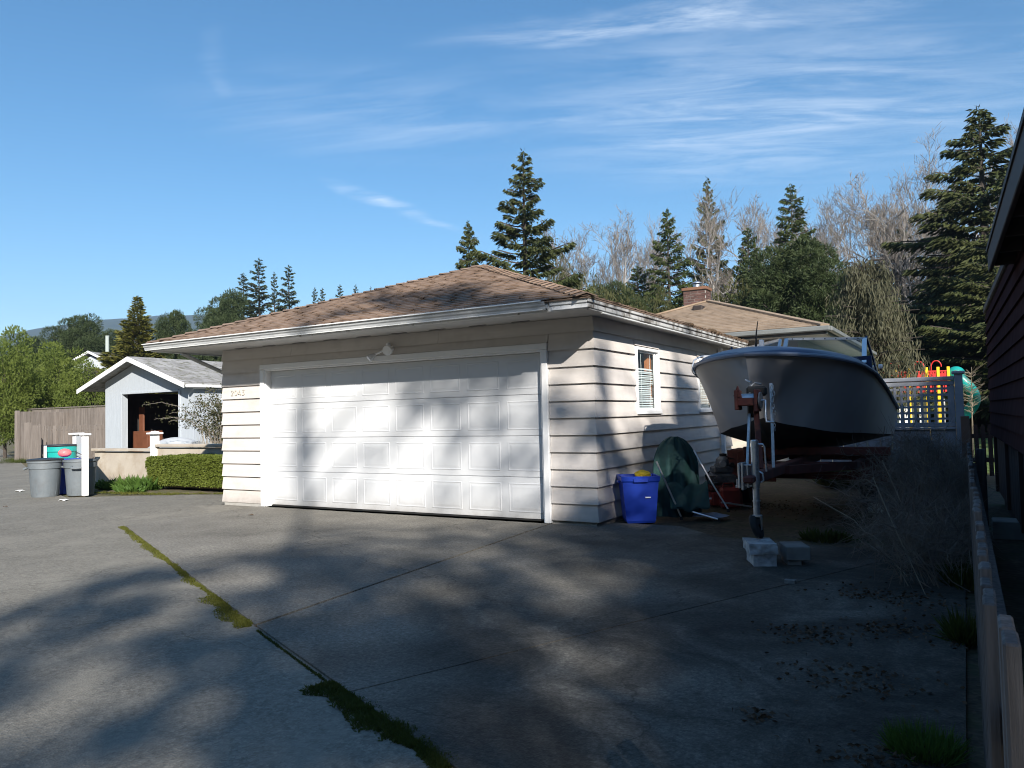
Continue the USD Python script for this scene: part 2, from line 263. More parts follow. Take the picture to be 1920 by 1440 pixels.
M["concrete_dark"] = usdkit.material(stage, "/World/Looks/algae_concrete", {
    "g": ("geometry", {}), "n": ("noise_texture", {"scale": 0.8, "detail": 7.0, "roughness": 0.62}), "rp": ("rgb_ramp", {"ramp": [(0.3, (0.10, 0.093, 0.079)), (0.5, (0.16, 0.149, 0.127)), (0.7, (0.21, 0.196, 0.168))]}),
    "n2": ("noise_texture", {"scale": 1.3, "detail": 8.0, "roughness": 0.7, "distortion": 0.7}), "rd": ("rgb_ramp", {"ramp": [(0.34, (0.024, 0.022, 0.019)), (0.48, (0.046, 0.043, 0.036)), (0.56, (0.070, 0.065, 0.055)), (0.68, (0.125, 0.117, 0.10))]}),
    "sx": ("separate_xyz", {}), "nw": ("noise_texture", {"scale": 0.55, "detail": 5.0}), "nm": ("map_range", {"from_min": 0.3, "from_max": 0.7, "to_min": -1.5, "to_max": 1.5}), "ad": ("math", {"math_type": "add"}), "f": ("map_range", {"from_min": -1.6, "from_max": 2.6, "to_min": 0.0, "to_max": 1.0, "clamp": True, "range_type": "smoothstep"}),  # stains, plus shade put into the colour, growing toward the right
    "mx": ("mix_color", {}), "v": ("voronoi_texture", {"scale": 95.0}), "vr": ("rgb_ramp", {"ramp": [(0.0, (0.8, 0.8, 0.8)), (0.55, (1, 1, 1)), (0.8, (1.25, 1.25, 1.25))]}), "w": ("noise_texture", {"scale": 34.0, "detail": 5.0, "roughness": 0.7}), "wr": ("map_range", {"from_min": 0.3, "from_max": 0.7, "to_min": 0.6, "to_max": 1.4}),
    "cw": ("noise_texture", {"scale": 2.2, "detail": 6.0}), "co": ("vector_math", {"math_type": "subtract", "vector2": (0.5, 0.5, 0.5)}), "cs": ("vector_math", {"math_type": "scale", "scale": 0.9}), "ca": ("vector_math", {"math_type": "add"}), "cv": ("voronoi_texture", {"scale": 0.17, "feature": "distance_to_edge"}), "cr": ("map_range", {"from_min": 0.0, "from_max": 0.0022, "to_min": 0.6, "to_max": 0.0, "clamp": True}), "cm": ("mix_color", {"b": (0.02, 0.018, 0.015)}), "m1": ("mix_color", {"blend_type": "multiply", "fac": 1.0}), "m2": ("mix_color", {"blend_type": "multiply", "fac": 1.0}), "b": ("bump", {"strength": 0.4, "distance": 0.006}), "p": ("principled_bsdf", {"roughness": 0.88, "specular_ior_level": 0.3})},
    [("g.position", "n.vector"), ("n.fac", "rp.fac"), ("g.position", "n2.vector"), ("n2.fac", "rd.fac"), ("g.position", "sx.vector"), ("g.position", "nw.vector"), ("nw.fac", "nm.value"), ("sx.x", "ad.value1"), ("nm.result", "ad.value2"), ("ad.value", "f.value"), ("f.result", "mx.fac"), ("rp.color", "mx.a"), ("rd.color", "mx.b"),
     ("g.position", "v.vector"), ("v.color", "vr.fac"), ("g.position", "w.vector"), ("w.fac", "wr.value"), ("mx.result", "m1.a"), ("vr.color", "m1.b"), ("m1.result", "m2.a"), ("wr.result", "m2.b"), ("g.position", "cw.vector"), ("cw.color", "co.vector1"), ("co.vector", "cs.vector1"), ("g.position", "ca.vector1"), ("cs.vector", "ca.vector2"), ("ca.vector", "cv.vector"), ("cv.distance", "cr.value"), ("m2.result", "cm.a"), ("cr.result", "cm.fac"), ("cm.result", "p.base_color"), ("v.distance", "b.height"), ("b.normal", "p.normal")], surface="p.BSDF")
M["soil"] = ground_mat("damp_soil", (0.05, 0.04, 0.028), (0.09, 0.07, 0.045), 0.3, scale=1.5, gscale=40, stain=(0.05, 0.06, 0.02))
M["verge"] = ground_mat("verge_earth", (0.10, 0.09, 0.05), (0.15, 0.12, 0.075), 0.3, scale=0.9, gscale=30, stain=(0.06, 0.085, 0.02))
M["lawn"] = ground_mat("lawn_grass", (0.07, 0.11, 0.025), (0.10, 0.15, 0.035), 0.25, scale=0.4, gscale=20, stain=(0.09, 0.11, 0.03))
M["hill"] = pm("forested_hill", (0.018, 0.032, 0.014), (0.035, 0.05, 0.022), scale=0.02, rough=1.0, detail=8)
M["fence"] = pm("weathered_fence", (0.125, 0.105, 0.09), (0.20, 0.172, 0.15), scale=2.5, rough=0.9, stretch=(6, 6, 0.5), bump=0.3, bscale=25, rnd=0.14)
M["picket"] = pm("grey_picket_wood", (0.062, 0.056, 0.055), (0.135, 0.123, 0.119), scale=3, rough=0.9, stretch=(14, 14, 0.8), bump=0.5, bscale=20, rnd=0.15)
M["brown_stain"] = pm("brown_stained_wood", (0.05, 0.024, 0.018), (0.07, 0.034, 0.025), scale=3, rough=0.8, stretch=(4, 4, 0.6))
M["plum_siding"] = pm("plum_siding", (0.050, 0.027, 0.027), (0.066, 0.037, 0.037), scale=6, spec=0.0, rough=1.0, stretch=(1, 1, 0.4), bump=0.3, bscale=40)
M["dark_eave"] = pm("dark_eave_paint", (0.025, 0.018, 0.016), rough=0.7)
M["bluegrey"] = pm("pale_blue_boards", (0.35, 0.385, 0.42), (0.40, 0.435, 0.47), scale=4, rough=0.7, stretch=(6, 6, 0.4))
M["cream_wall"] = pm("cream_wall", (0.36, 0.315, 0.26), (0.43, 0.385, 0.32), scale=2, rough=0.85, dirt=(0.26, 0.20, 0.13), dscale=2.2, dlo=0.5, dhi=0.72, damt=0.6)
M["lattice"] = pm("grey_lattice_paint", (0.20, 0.215, 0.245), (0.25, 0.265, 0.295), scale=4, rough=0.7)
M["cream_house"] = pm("cream_house_wall", (0.66, 0.60, 0.50), (0.70, 0.64, 0.54), scale=2, rough=0.7)
M["brick"] = pm("old_brick", (0.085, 0.045, 0.038), (0.13, 0.072, 0.06), scale=6, rough=0.95, dirt=(0.05, 0.035, 0.03), dscale=2.5, rnd=0.15)
M["steel"] = pm("galvanised_steel", (0.55, 0.57, 0.60), (0.42, 0.44, 0.47), scale=30, rough=0.38, metal=0.9, dirt=(0.25, 0.23, 0.21), dscale=25, dlo=0.6, dhi=0.7)
M["alu"] = pm("aluminium", (0.72, 0.74, 0.76), rough=0.35, metal=0.85)
M["rubber"] = pm("black_rubber", (0.012, 0.012, 0.012), rough=0.8)
M["hull"] = pm("grey_gelcoat", (0.27, 0.27, 0.28), (0.31, 0.31, 0.32), scale=1.5, spec=0.3, rough=0.55, dirt=(0.22, 0.215, 0.21), dscale=2, dlo=0.55, dhi=0.85, damt=0.4)
M["antifoul"] = pm("dark_bottom_paint", (0.018, 0.018, 0.02), (0.03, 0.028, 0.028), scale=5, rough=0.7)
M["navy"] = pm("navy_gelcoat", (0.012, 0.025, 0.075), (0.016, 0.032, 0.09), scale=2, rough=0.35)
M["rail_grey"] = pm("grey_rub_rail", (0.16, 0.19, 0.25), rough=0.5)
M["rust_red"] = pm("rusty_red_paint", (0.125, 0.030, 0.022), (0.08, 0.024, 0.018), scale=9, rough=0.8, dirt=(0.05, 0.025, 0.015), dscale=12)
M["red_paint"] = pm("faded_red_paint", (0.26, 0.03, 0.022), (0.18, 0.024, 0.018), scale=6, rough=0.5)
M["engine_grey"] = pm("engine_alloy", (0.22, 0.23, 0.24), (0.12, 0.125, 0.13), scale=14, rough=0.5, metal=0.4)
M["block"] = pm("rough_concrete_block", (0.14, 0.14, 0.135), (0.20, 0.20, 0.19), scale=6, rough=0.95, bump=0.5, bscale=30)
M["block_pale"] = pm("chipped_white_block", (0.22, 0.225, 0.23), (0.42, 0.43, 0.44), scale=8, rough=0.9, bump=0.5, bscale=30, dirt=(0.25, 0.24, 0.22), dscale=9)
M["blue_bin"] = pm("blue_plastic", (0.012, 0.05, 0.42), (0.015, 0.06, 0.47), scale=3, rough=0.4)
M["yellow"] = pm("yellow_cloth", (0.62, 0.42, 0.02), rough=0.8)
M["green_canvas"] = pm("green_canvas", (0.005, 0.032, 0.033), (0.008, 0.048, 0.046), scale=7, rough=0.8, bump=0.3, bscale=12, bdist=0.03)
M["pale_cloth"] = pm("pale_blue_cloth", (0.22, 0.27, 0.36), rough=0.9)
M["bin_grey"] = pm("grey_plastic", (0.115, 0.135, 0.15), (0.14, 0.16, 0.175), scale=4, rough=0.5, dirt=(0.10, 0.105, 0.11), dscale=5)
M["bin_lid"] = pm("black_plastic", (0.02, 0.022, 0.024), rough=0.5)
M["teal"] = pm("teal_plastic", (0.01, 0.30, 0.27), rough=0.35)
M["red_bag"] = pm("pink_red_plastic", (0.75, 0.16, 0.16), rough=0.5)
M["white_plastic"] = pm("white_plastic", (0.80, 0.81, 0.82), rough=0.4)
M["play_red"] = pm("playground_red", (0.55, 0.03, 0.025), rough=0.4)
M["play_yellow"] = pm("playground_yellow", (0.80, 0.50, 0.02), rough=0.4)
M["paper"] = pm("white_paper", (0.8, 0.8, 0.78), rough=0.9)
M["leaf_brown"] = pm("dead_leaf", (0.07, 0.042, 0.022), rough=0.9)
M["stone"] = pm("pale_stone", (0.42, 0.41, 0.36), (0.52, 0.51, 0.46), scale=9, rough=0.95, bump=0.5, bscale=25)
M["pole_wood"] = pm("pole_wood", (0.34, 0.38, 0.35), rough=0.9)
M["grey_hull"] = pm("grey_tarp", (0.42, 0.44, 0.45), rough=0.7)
M["brown_box"] = pm("brown_cupboard", (0.15, 0.055, 0.027), (0.11, 0.04, 0.02), scale=4, rough=0.6)
M["number"] = pm("cream_number", (0.615, 0.58, 0.50), rough=0.5)
M["bark"] = pm("conifer_bark", (0.04, 0.032, 0.026), (0.07, 0.057, 0.047), scale=6, rough=0.95)
M["alder_bark"] = pm("alder_bark", (0.22, 0.20, 0.185), (0.36, 0.34, 0.31), scale=1.5, rough=0.9)
M["twig"] = pm("bare_twigs", (0.13, 0.112, 0.095), (0.20, 0.175, 0.15), scale=1, rough=0.9)
M["cane"] = pm("dead_canes", (0.11, 0.085, 0.068), (0.22, 0.178, 0.145), scale=3, rough=0.9)
M["straw"] = pm("straw_stems", (0.26, 0.215, 0.16), (0.17, 0.14, 0.10), scale=3, rough=0.9)
M["spruce"] = leafm("spruce_needles", (0.045, 0.058, 0.018), (0.14, 0.135, 0.045), 0.2)
M["cedar"] = leafm("cedar_sprays", (0.038, 0.056, 0.014), (0.14, 0.155, 0.038), 0.25)
M["pine"] = leafm("pine_needles", (0.030, 0.046, 0.016), (0.085, 0.105, 0.034), 0.2)
M["farfir"] = leafm("far_fir_needles", (0.034, 0.048, 0.022), (0.085, 0.10, 0.045), 0.2)
M["goldcedar"] = leafm("golden_cedar", (0.11, 0.11, 0.022), (0.28, 0.26, 0.06), 0.25)
M["weeping"] = leafm("weeping_sprays", (0.085, 0.085, 0.05), (0.17, 0.16, 0.095), 0.25)
M["lightgreen"] = leafm("light_green_leaves", (0.09, 0.125, 0.022), (0.26, 0.30, 0.065), 0.4)
M["olive"] = leafm("olive_leaves", (0.06, 0.065, 0.022), (0.13, 0.125, 0.05), 0.35)
M["hedge"] = leafm("hedge_leaves", (0.10, 0.13, 0.02), (0.26, 0.29, 0.055), 0.3)
M["grass"] = leafm("grass_blades", (0.042, 0.058, 0.011), (0.11, 0.13, 0.026), 0.35)
M["mossgrass"] = leafm("yellow_moss_grass", (0.09, 0.098, 0.016), (0.22, 0.215, 0.045), 0.35)
M["weed"] = leafm("weed_leaves", (0.06, 0.12, 0.02), (0.15, 0.24, 0.05), 0.35)
M["cotone"] = leafm("cotoneaster_leaves", (0.05, 0.055, 0.02), (0.16, 0.14, 0.075), 0.25)

# ---------------------------------------------------------------- ground, lane, driveway
from shapely.geometry import Polygon, LineString, box as sbox
def flat(poly, z):
    v, f = trimesh.creation.triangulate_polygon(poly, engine="earcut"); return np.c_[v, np.full(len(v), z)], f
def slab(poly, z0, z1):
    m = trimesh.creation.extrude_polygon(poly, z1 - z0, engine="earcut"); m.apply_translation([0, 0, z0]); return np.array(m.vertices), np.array(m.faces)

g = MB(); t = np.linspace(0, 2 * PI, 73)[:-1]
rad = np.array([0, 30, 120, 600, 3200.0]); P = np.stack([np.outer(rad, np.cos(t)), np.outer(rad, np.sin(t)), np.full((5, 72), -0.03)], -1)
P = np.concatenate([P, P[:, :1]], 1); g.grid(P); struct("ground", g, M["verge"])
A, B, C3 = (-5.94, -2.27), (-0.30, -4.93), (2.02, -5.98)
lane = Polygon([(14, -11.4), C3, B, A, (-5.92, 0.02), (-6.9, 0.02), (-6.9, 1.75), (-9.4, 0.75), (-11.0, -0.25), (-12.6, 0.35), (-26.9, 6.9), (-70, 26), (-95, 37), (-99, 28), (-30, -2.5), (-9, -11.5), (8, -19)])
struct("lane", flat(lane, -0.012), M["asphalt"])
dy = T("driveway", None, None, world=True); dy.prim.SetCustomDataByKey("kind", "structure")
J0, J1 = (-0.262, -4.945), (-0.64, -0.02)
s1 = Polygon([A, (-0.30, -4.928), (-0.665, -0.03), (-5.92, -0.03)]); s2p = Polygon([(-0.265, -4.945), C3, (3.80, -6.79), (3.80, -0.52), (1.5, -0.25), (0.9, 0.35), (0.03, 0.35), (0.03, -0.03), (-0.635, -0.03)])
cut = LineString([(0.93, -6.1), (3.52, -0.2)]).buffer(0.006)
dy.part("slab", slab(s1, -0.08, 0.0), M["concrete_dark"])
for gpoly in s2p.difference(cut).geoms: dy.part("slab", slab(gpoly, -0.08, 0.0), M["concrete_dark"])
struct("gravel_pad", flat(Polygon([(0.0, 0.3), (3.9, -6.9), (4.6, -7.2), (4.6, 9.2), (-0.1, 9.2)]), -0.018), M["soil"])
struct("lawn", flat(Polygon([(1.9, 9.6), (40, 9.6), (60, 110), (-20, 110)]), -0.02), M["lawn"])
struct("sand_strip", flat(Polygon([(3.2, 30), (20, 30), (22, 33.5), (3.0, 33.5)]), -0.014), pm("dry_sand", (0.30, 0.25, 0.19), (0.24, 0.2, 0.15), rough=1.0))

# ---------------------------------------------------------------- hills
R = rng_of(11); az = np.radians(np.linspace(-100, 30, 261))
deg = np.interp(np.degrees(az), [-100, -80, -64.6, -62.9, -59.3, -55.4, -52, -40, -20, -2, 30], [3.5, 4.6, 5.75, 6.25, 6.95, 7.45, 7.55, 7.2, 7.0, 8.0, 7.4])
deg = deg + 0.10 * (meshkit.fbm(np.c_[az * 60, az * 0, az * 0], 4) - 0.5)
dist = np.array([1500, 1750, 2050, 2350, 2600.0]); frac = np.array([0, 0.30, 0.62, 0.88, 1.0])
Hh = np.tan(np.radians(deg)) * 2600
P = np.stack([np.stack([np.sin(az) * d, np.cos(az) * d, Hh * f + 18 * (0 if f in (0, 1) else 1) * (meshkit.fbm(np.c_[az * 40, az * 0 + d * 0.01, az * 0], 4) - 0.5) - (4 if f == 0 else 0)], -1) for d, f in zip(dist, frac)])
hb = MB(); hb.grid(P); struct("hill", hb, M["hill"], smooth=True)

# ---------------------------------------------------------------- garage
W, EXPO, ZB = 6.838, 0.212, 0.04
def zk(k): return ZB + (12 - k) * EXPO
def lap(mb, axis, a, b, z0, z1, flip=1, ma=0, mb_=0, lip=0.0, top=-0.036):
    """one lap board along axis 0 (facing -y) or 1 (facing +x), from a to b; ma/mb_: mitred ends follow the lip"""
    n = 2; v = []
    zs = [(lip, z0), (top, z1), (top - 0.014, z1), (lip - 0.030, z0 + 0.003)]
    for (o, z) in zs:
        for q, m, s in ((a, ma, -1), (b, mb_, 1)):
            p = q + s * m * (o - top) if m else q
            v.append((p, -o, z) if axis == 0 else (o, p, z))
    f = [(0, 1, 3, 2), (2, 3, 5, 4), (4, 5, 7, 6), (6, 7, 1, 0), (0, 2, 4, 6), (1, 7, 5, 3)]
    return mb.add(v, f)
gr = T("garage", "beige garage with lap siding, wide white door and brown hip roof", "garage", world=True)
b = MB(); b.box(-W + 0.06, -5.84, 0.056, 6.25, 0.02, 2.57); b.box(-0.69, -0.056, 0.056, 1.375, 0.02, 2.57); b.box(-0.69, -0.056, 2.285, 4.195, 0.02, 2.57); b.box(-0.69, -0.056, 5.105, 6.25, 0.02, 2.57)
b.box(-0.69, -0.056, 1.375, 2.285, 0.02, 1.345); b.box(-0.69, -0.056, 1.375, 2.285, 2.27, 2.57); b.box(-0.69, -0.056, 4.195, 5.105, 0.02, 1.345); b.box(-0.69, -0.056, 4.195, 5.105, 2.27, 2.57)
b.box(-5.84, -0.69, 0.056, 0.2, 2.24, 2.57); b.box(-5.84, -0.69, 6.0, 6.25, 0.02, 2.57)
gr.part("wall", b, M["backing"])
zt = 2.556
rr = rng_of(4)
for k in range(12, 0, -1):
    z0, z1 = zk(k), min(zk(k - 1) + 0.012, zt)
    if k >= 3 or True:
        if z0 < 2.0 or k == 3:
            x = MB(); lap(x, 0, -W, -5.885, z0, z1); gr.part("siding_board", x, M["siding"])
            x = MB(); lap(x, 0, -0.646, -0.036, z0, z1, mb_=1); gr.part("siding_board", x, M["siding"])
        elif k == 2:
            x = MB(); lap(x, 0, -W, -5.885, z0, z1); gr.part("siding_board", x, M["siding"])
            x = MB(); lap(x, 0, -5.883, -0.650, 2.268, z1); gr.part("siding_board", x, M["siding"])
            x = MB(); lap(x, 0, -0.646, -0.036, z0, z1, mb_=1); gr.part("siding_board", x, M["siding"])
        else:
            cuts = [-W, -5.2, -2.35, -0.036]
            for q in range(3):
                x = MB(); lap(x, 0, cuts[q], cuts[q + 1] - 0.003 * (q < 2), z0, z1, mb_=1 if q == 2 else 0); gr.part("siding_board", x, M["siding"])
    # right side wall, windows cut out
    spans = [(0.036, 6.25, 1)]
    if 2 <= k <= 6: spans = [(0.036, 1.362, 1), (2.300, 4.182, 0), (5.118, 6.25, 0)]
    for y0, y1, m in spans:
        x = MB(); lap(x, 1, y0, y1, z0, z1, ma=1 if m else 0); gr.part("siding_board", x, M["siding"])
    if k == 2:
        for y0, y1 in ((1.364, 2.298), (4.184, 5.116)):
            x = MB(); lap(x, 1, y0, y1, 2.285, z1); gr.part("siding_board", x, M["siding"])
    if k == 6:
        for y0, y1 in ((1.364, 2.298), (4.184, 5.116)):
            x = MB(); lap(x, 1, y0, y1, z0, 1.333); gr.part("siding_board", x, M["siding"])
gr.part("foundation", MB().box(-W + 0.05, -5.87, 0.012, 0.5, -0.05, 0.036), M["found"]); gr.part("foundation", MB().box(-0.67, -0.05, 0.05, 6.25, -0.05, 0.036), M["found"])
# door frame: two jambs and a head, each with its flat trim and the return to the recessed door
for x0, x1, xi0, xi1 in ((-5.883, -5.80, -5.80, -5.775), (-0.735, -0.652, -0.76, -0.735)):
    b = MB(); b.cbox(x0, x1, -0.022, 0.14, 0.0, 2.180); b.cbox(xi0, xi1, 0.004, 0.14, 0.0, 2.180, 0.003); gr.part("door_jamb", b, M["white"])
b = MB(); b.cbox(-5.883, -0.652, -0.024, 0.14, 2.183, 2.264); b.cbox(-5.775, -0.76, 0.002, 0.14, 2.160, 2.182, 0.003); gr.part("door_head", b, M["white"])
DX0, DX1, DY = -5.772, -0.763, 0.115
door = gr.part("garage_door", MB().box(DX0, DX1, DY + 0.02, DY + 0.05, 0.018, 2.158), M["door"])
hs = (2.158 - 0.022) / 4; ws = (DX1 - DX0) / 8
for s in range(4):
    z0 = 0.022 + s * hs
    b = MB(); b.cbox(DX0 + 0.002, DX1 - 0.002, DY, DY + 0.022, z0 + 0.002, z0 + hs - 0.003, 0.004); gr.part("door_section", b, M["door"], under=door)
    for c in range(8):
        xa, xb, za, zb = DX0 + c * ws + 0.055, DX0 + (c + 1) * ws - 0.055, z0 + 0.075, z0 + hs - 0.075
        b = MB(); e = 0.022; d1, d2 = DY - 0.001, DY - 0.0055
        def ring(xa, xb, za, zb, y0, y1, e):
            o = [(xa, y0, za), (xb, y0, za), (xb, y0, zb), (xa, y0, zb)]; i = [(xa + e, y1, za + e), (xb - e, y1, za + e), (xb - e, y1, zb - e), (xa + e, y1, zb - e)]
            b.add(o + i, [(k, (k + 1) % 4, 4 + (k + 1) % 4, 4 + k) for k in range(4)])
        ring(xa, xb, za, zb, DY + 0.001, d2, e * 0.55); ring(xa + e * 0.55, xb - e * 0.55, za + e * 0.55, zb - e * 0.55, d2, d1, e * 0.5)
        xa, xb, za, zb = xa + e * 1.05, xb - e * 1.05, za + e * 1.05, zb - e * 1.05
        ring(xa, xb, za, zb, d1, d1, 0.012); ring(xa + 0.012, xb - 0.012, za + 0.012, zb - 0.012, d1, d2 + 0.002, 0.026)
        xa, xb, za, zb = xa + 0.038, xb - 0.038, za + 0.038, zb - 0.038
        b.add([(xa, d2 + 0.002, za), (xb, d2 + 0.002, za), (xb, d2 + 0.002, zb), (xa, d2 + 0.002, zb)], [(0, 1, 2, 3)])
        gr.part("door_panel", b, M["door"], under=door)
gr.part("door_seal", MB().cbox(DX0, DX1, DY - 0.01, DY + 0.06, 0.0, 0.018), M["rubber"])
# windows with venetian blinds
def window(y0, y1, z0, z1, seed):
    fr = MB(); t = 0.045
    for a in ((0.008, y0, y0 + t, z0, z1), (0.008, y1 - t, y1, z0, z1)): fr.cbox(-0.055, a[0], a[1], a[2], a[3], a[4])
    fr.cbox(-0.055, 0.012, y0 + t, y1 - t, z1 - t, z1); fr.cbox(-0.055, 0.024, y0 - 0.01, y1 + 0.01, z0 - 0.012, z0 + t)
    w = gr.part("window", fr, M["white"])
    gr.part("sash", MB().cbox(-0.045, -0.022, y0 + t, y0 + t + 0.025, z0 + t, z1 - t).cbox(-0.045, -0.022, y1 - t - 0.10, y1 - t - 0.065, z0 + t, z1 - t).cbox(-0.045, -0.022, y1 - t - 0.02, y1 - t, z0 + t, z1 - t).cbox(-0.0445, -0.0225, y0 + t, y1 - t, z0 + t, z0 + t + 0.025).cbox(-0.0445, -0.0225, y0 + t, y1 - t, z1 - t - 0.025, z1 - t), M["white"], under=w)
    gr.part("pane", MB().add([(-0.034, y0 + t, z0 + t), (-0.034, y1 - t, z0 + t), (-0.034, y1 - t, z1 - t), (-0.034, y0 + t, z1 - t)], [(0, 1, 2, 3)]), M["glass"], under=w)
    q = rng_of(seed); n = 22; zz = np.linspace(z0 + 0.06, z1 - 0.30, n)
    for i, z in enumerate(zz):
        sl = MB(); tilt = 0.0105 + q.uniform(-0.002, 0.002) ; dz = q.uniform(-0.006, 0.006); yb = y1 - t - (0.16 if (0.28 < i / n < 0.62) else 0.09)
        sl.add([(-0.058, y0 + t + 0.005, z + dz - tilt), (-0.058, yb, z + dz - tilt + q.uniform(-0.006, 0.006)), (-0.082, yb, z + dz + tilt), (-0.082, y0 + t + 0.005, z + dz + tilt),
                (-0.058, y0 + t + 0.005, z + dz - tilt - 0.003), (-0.058, yb, z + dz - tilt - 0.003), (-0.082, yb, z + dz + tilt - 0.003), (-0.082, y0 + t + 0.005, z + dz + tilt - 0.003)], BOXF)
        gr.part("blind_slat", sl, M["blind"], under=w)
    gr.part("blind_cord", MB().tube([(-0.053, y0 + 0.3, z0 + 0.06), (-0.053, y0 + 0.3, z1 - 0.06)], 0.003, 5).tube([(-0.053, y1 - 0.26, z0 + 0.06), (-0.053, y1 - 0.26, z1 - 0.06)], 0.003, 5), M["blind"], under=w)
    gr.part("inner_post", MB().cbox(-0.16, -0.10, y1 - 0.22, y1 - 0.06, z0 + 0.02, z1 - 0.02), M["wood_orange"], under=w)
    gr.part("reveal", MB().box(-0.68, -0.66, y0 - 0.02, y1 + 0.02, z0 - 0.02, z1 + 0.02), M["dark"], under=w)
window(1.375, 2.285, 1.345, 2.270, 1); window(4.195, 5.105, 1.345, 2.260, 2)
# eaves
XL, XR, YF, YB, ZE, PITCHR = -7.60, 0.28, -0.77, 6.45, 2.66, 0.365
b = MB(); b.box(XL + 0.05, XR - 0.03, YF + 0.05, 0.02, 2.557, 2.575); b.box(-0.04, XR - 0.03, 0.02, YB - 0.05, 2.557, 2.575); b.box(XL + 0.05, -W + 0.05, 0.02, YB - 0.05, 2.557, 2.575); b.box(-W, 0, 6.2, YB - 0.05, 2.557, 2.575)
gr.part("soffit", b, M["soffit"])
for q in range(9):
    x0 = -6.4 + q * 0.66; gr.part("soffit_vent", MB().box(x0, x0 + 0.26, -0.085, -0.045, 2.553, 2.558), M["dark"])
b = MB(); b.cbox(XL, XR, YF, YF + 0.03, 2.535, 2.655); gr.part("fascia", b, M["fascia"])
b = MB(); b.cbox(XR - 0.03, XR, YF + 0.03, YB, 2.525, 2.655); gr.part("fascia", b, M["fascia_dirty"])
b = MB(); b.cbox(XL, XL + 0.03, YF + 0.03, YB, 2.535, 2.655); gr.part("fascia", b, M["fascia"])
# front gutter, ogee section, ends at the broken joint left of the corner
prof = [(0.0, 2.645), (0.0, 2.575), (-0.012, 2.562), (-0.062, 2.560), (-0.070, 2.572), (-0.074, 2.596), (-0.090, 2.612), (-0.096, 2.634), (-0.104, 2.640), (-0.104, 2.652), (-0.094, 2.652), (-0.090, 2.642), (-0.084, 2.616), (-0.064, 2.580), (-0.010, 2.578), (-0.006, 2.645)]
def sweep(mb, prof, x0, x1, fn):
    n = len(prof); v = [fn(x, p) for x in (x0, x1) for p in prof]
    mb.add(v, [(k, (k + 1) % n, n + (k + 1) % n, n + k) for k in range(n)]); return mb
b = MB()
for xa, xb in ((-7.66, -4.1), (-4.097, -0.21)): sweep(b, prof, xa, xb, lambda x, p: (x, YF - 0.004 + p[0], p[1] - 0.008 * (x > -1)))
gr.part("gutter", b, M["gutter"])
gr.part("gutter_lip", MB().cbox(-7.66, -0.25, YF - 0.128, YF - 0.107, 2.645, 2.660, 0.004), M["gutter_lip"])
gr.part("gutter_lip", MB().cbox(-7.64, -0.25, YF - 0.078, YF - 0.070, 2.553, 2.562, 0.003), M["gutter_lip"])
b = MB(); b.cbox(-0.19, XR + 0.002, YF - 0.022, YF - 0.002, 2.60, 2.652); b.cbox(-0.17, XR + 0.003, YF - 0.014, YF - 0.002, 2.545, 2.588); gr.part("drip_board", b, M["fascia"])
b = MB(); b.cbox(XR + 0.002, XR + 0.022, YF - 0.02, YB, 2.605, 2.652); b.cbox(XR + 0.002, XR + 0.014, YF - 0.012, YB, 2.545, 2.590); gr.part("drip_board", b, M["fascia_dirty"])
b = MB(); b.cbox(XR - 0.02, XR + 0.012, YF + 0.4, YB, 2.516, 2.526, 0.003); gr.part("drip_board", b, M["gutter_lip"])
# left eave return, downspout elbow seen against the trees
b = MB(); b.tube([(-7.60, -0.2, 2.55), (-7.55, 0.1, 2.42), (-7.05, 0.35, 2.16), (-6.9, 0.4, 2.05), (-6.9, 0.4, 0.1)], 0.035, 8); gr.part("downspout", b, M["gutter"], smooth=40)
b = MB(); b.cbox(0.004, 0.075, 5.40, 5.50, 0.03, 2.5, 0.01); b.cbox(0.002, 0.082, 5.385, 5.515, 1.2, 1.23, 0.004); gr.part("downspout", b, M["white"])
# roof
AP = np.array([-3.66, 3.21, ZE + 0.005 + PITCHR * 3.97])
b = MB(); c = [(XL - 0.03, YF - 0.05, ZE), (XR + 0.03, YF - 0.05, ZE), (XR + 0.03, YB, ZE), (XL - 0.03, YB, ZE)]
b.add([(q[0], q[1], q[2] - 0.015) for q in c] + [(q[0], q[1], q[2] - 0.003) for q in c] + [tuple(AP - [0, 0, 0.012])], [(0, 2, 1), (0, 3, 2)]); b.F[-1] = np.vstack([b.F[-1], [(0, 1, 5), (0, 5, 4), (1, 2, 6), (1, 6, 5), (2, 3, 7), (2, 7, 6), (3, 0, 4), (3, 4, 7), (4, 5, 8), (5, 6, 8), (6, 7, 8), (7, 4, 8)]])
roof = gr.part("roof", b, M["shingle1"])

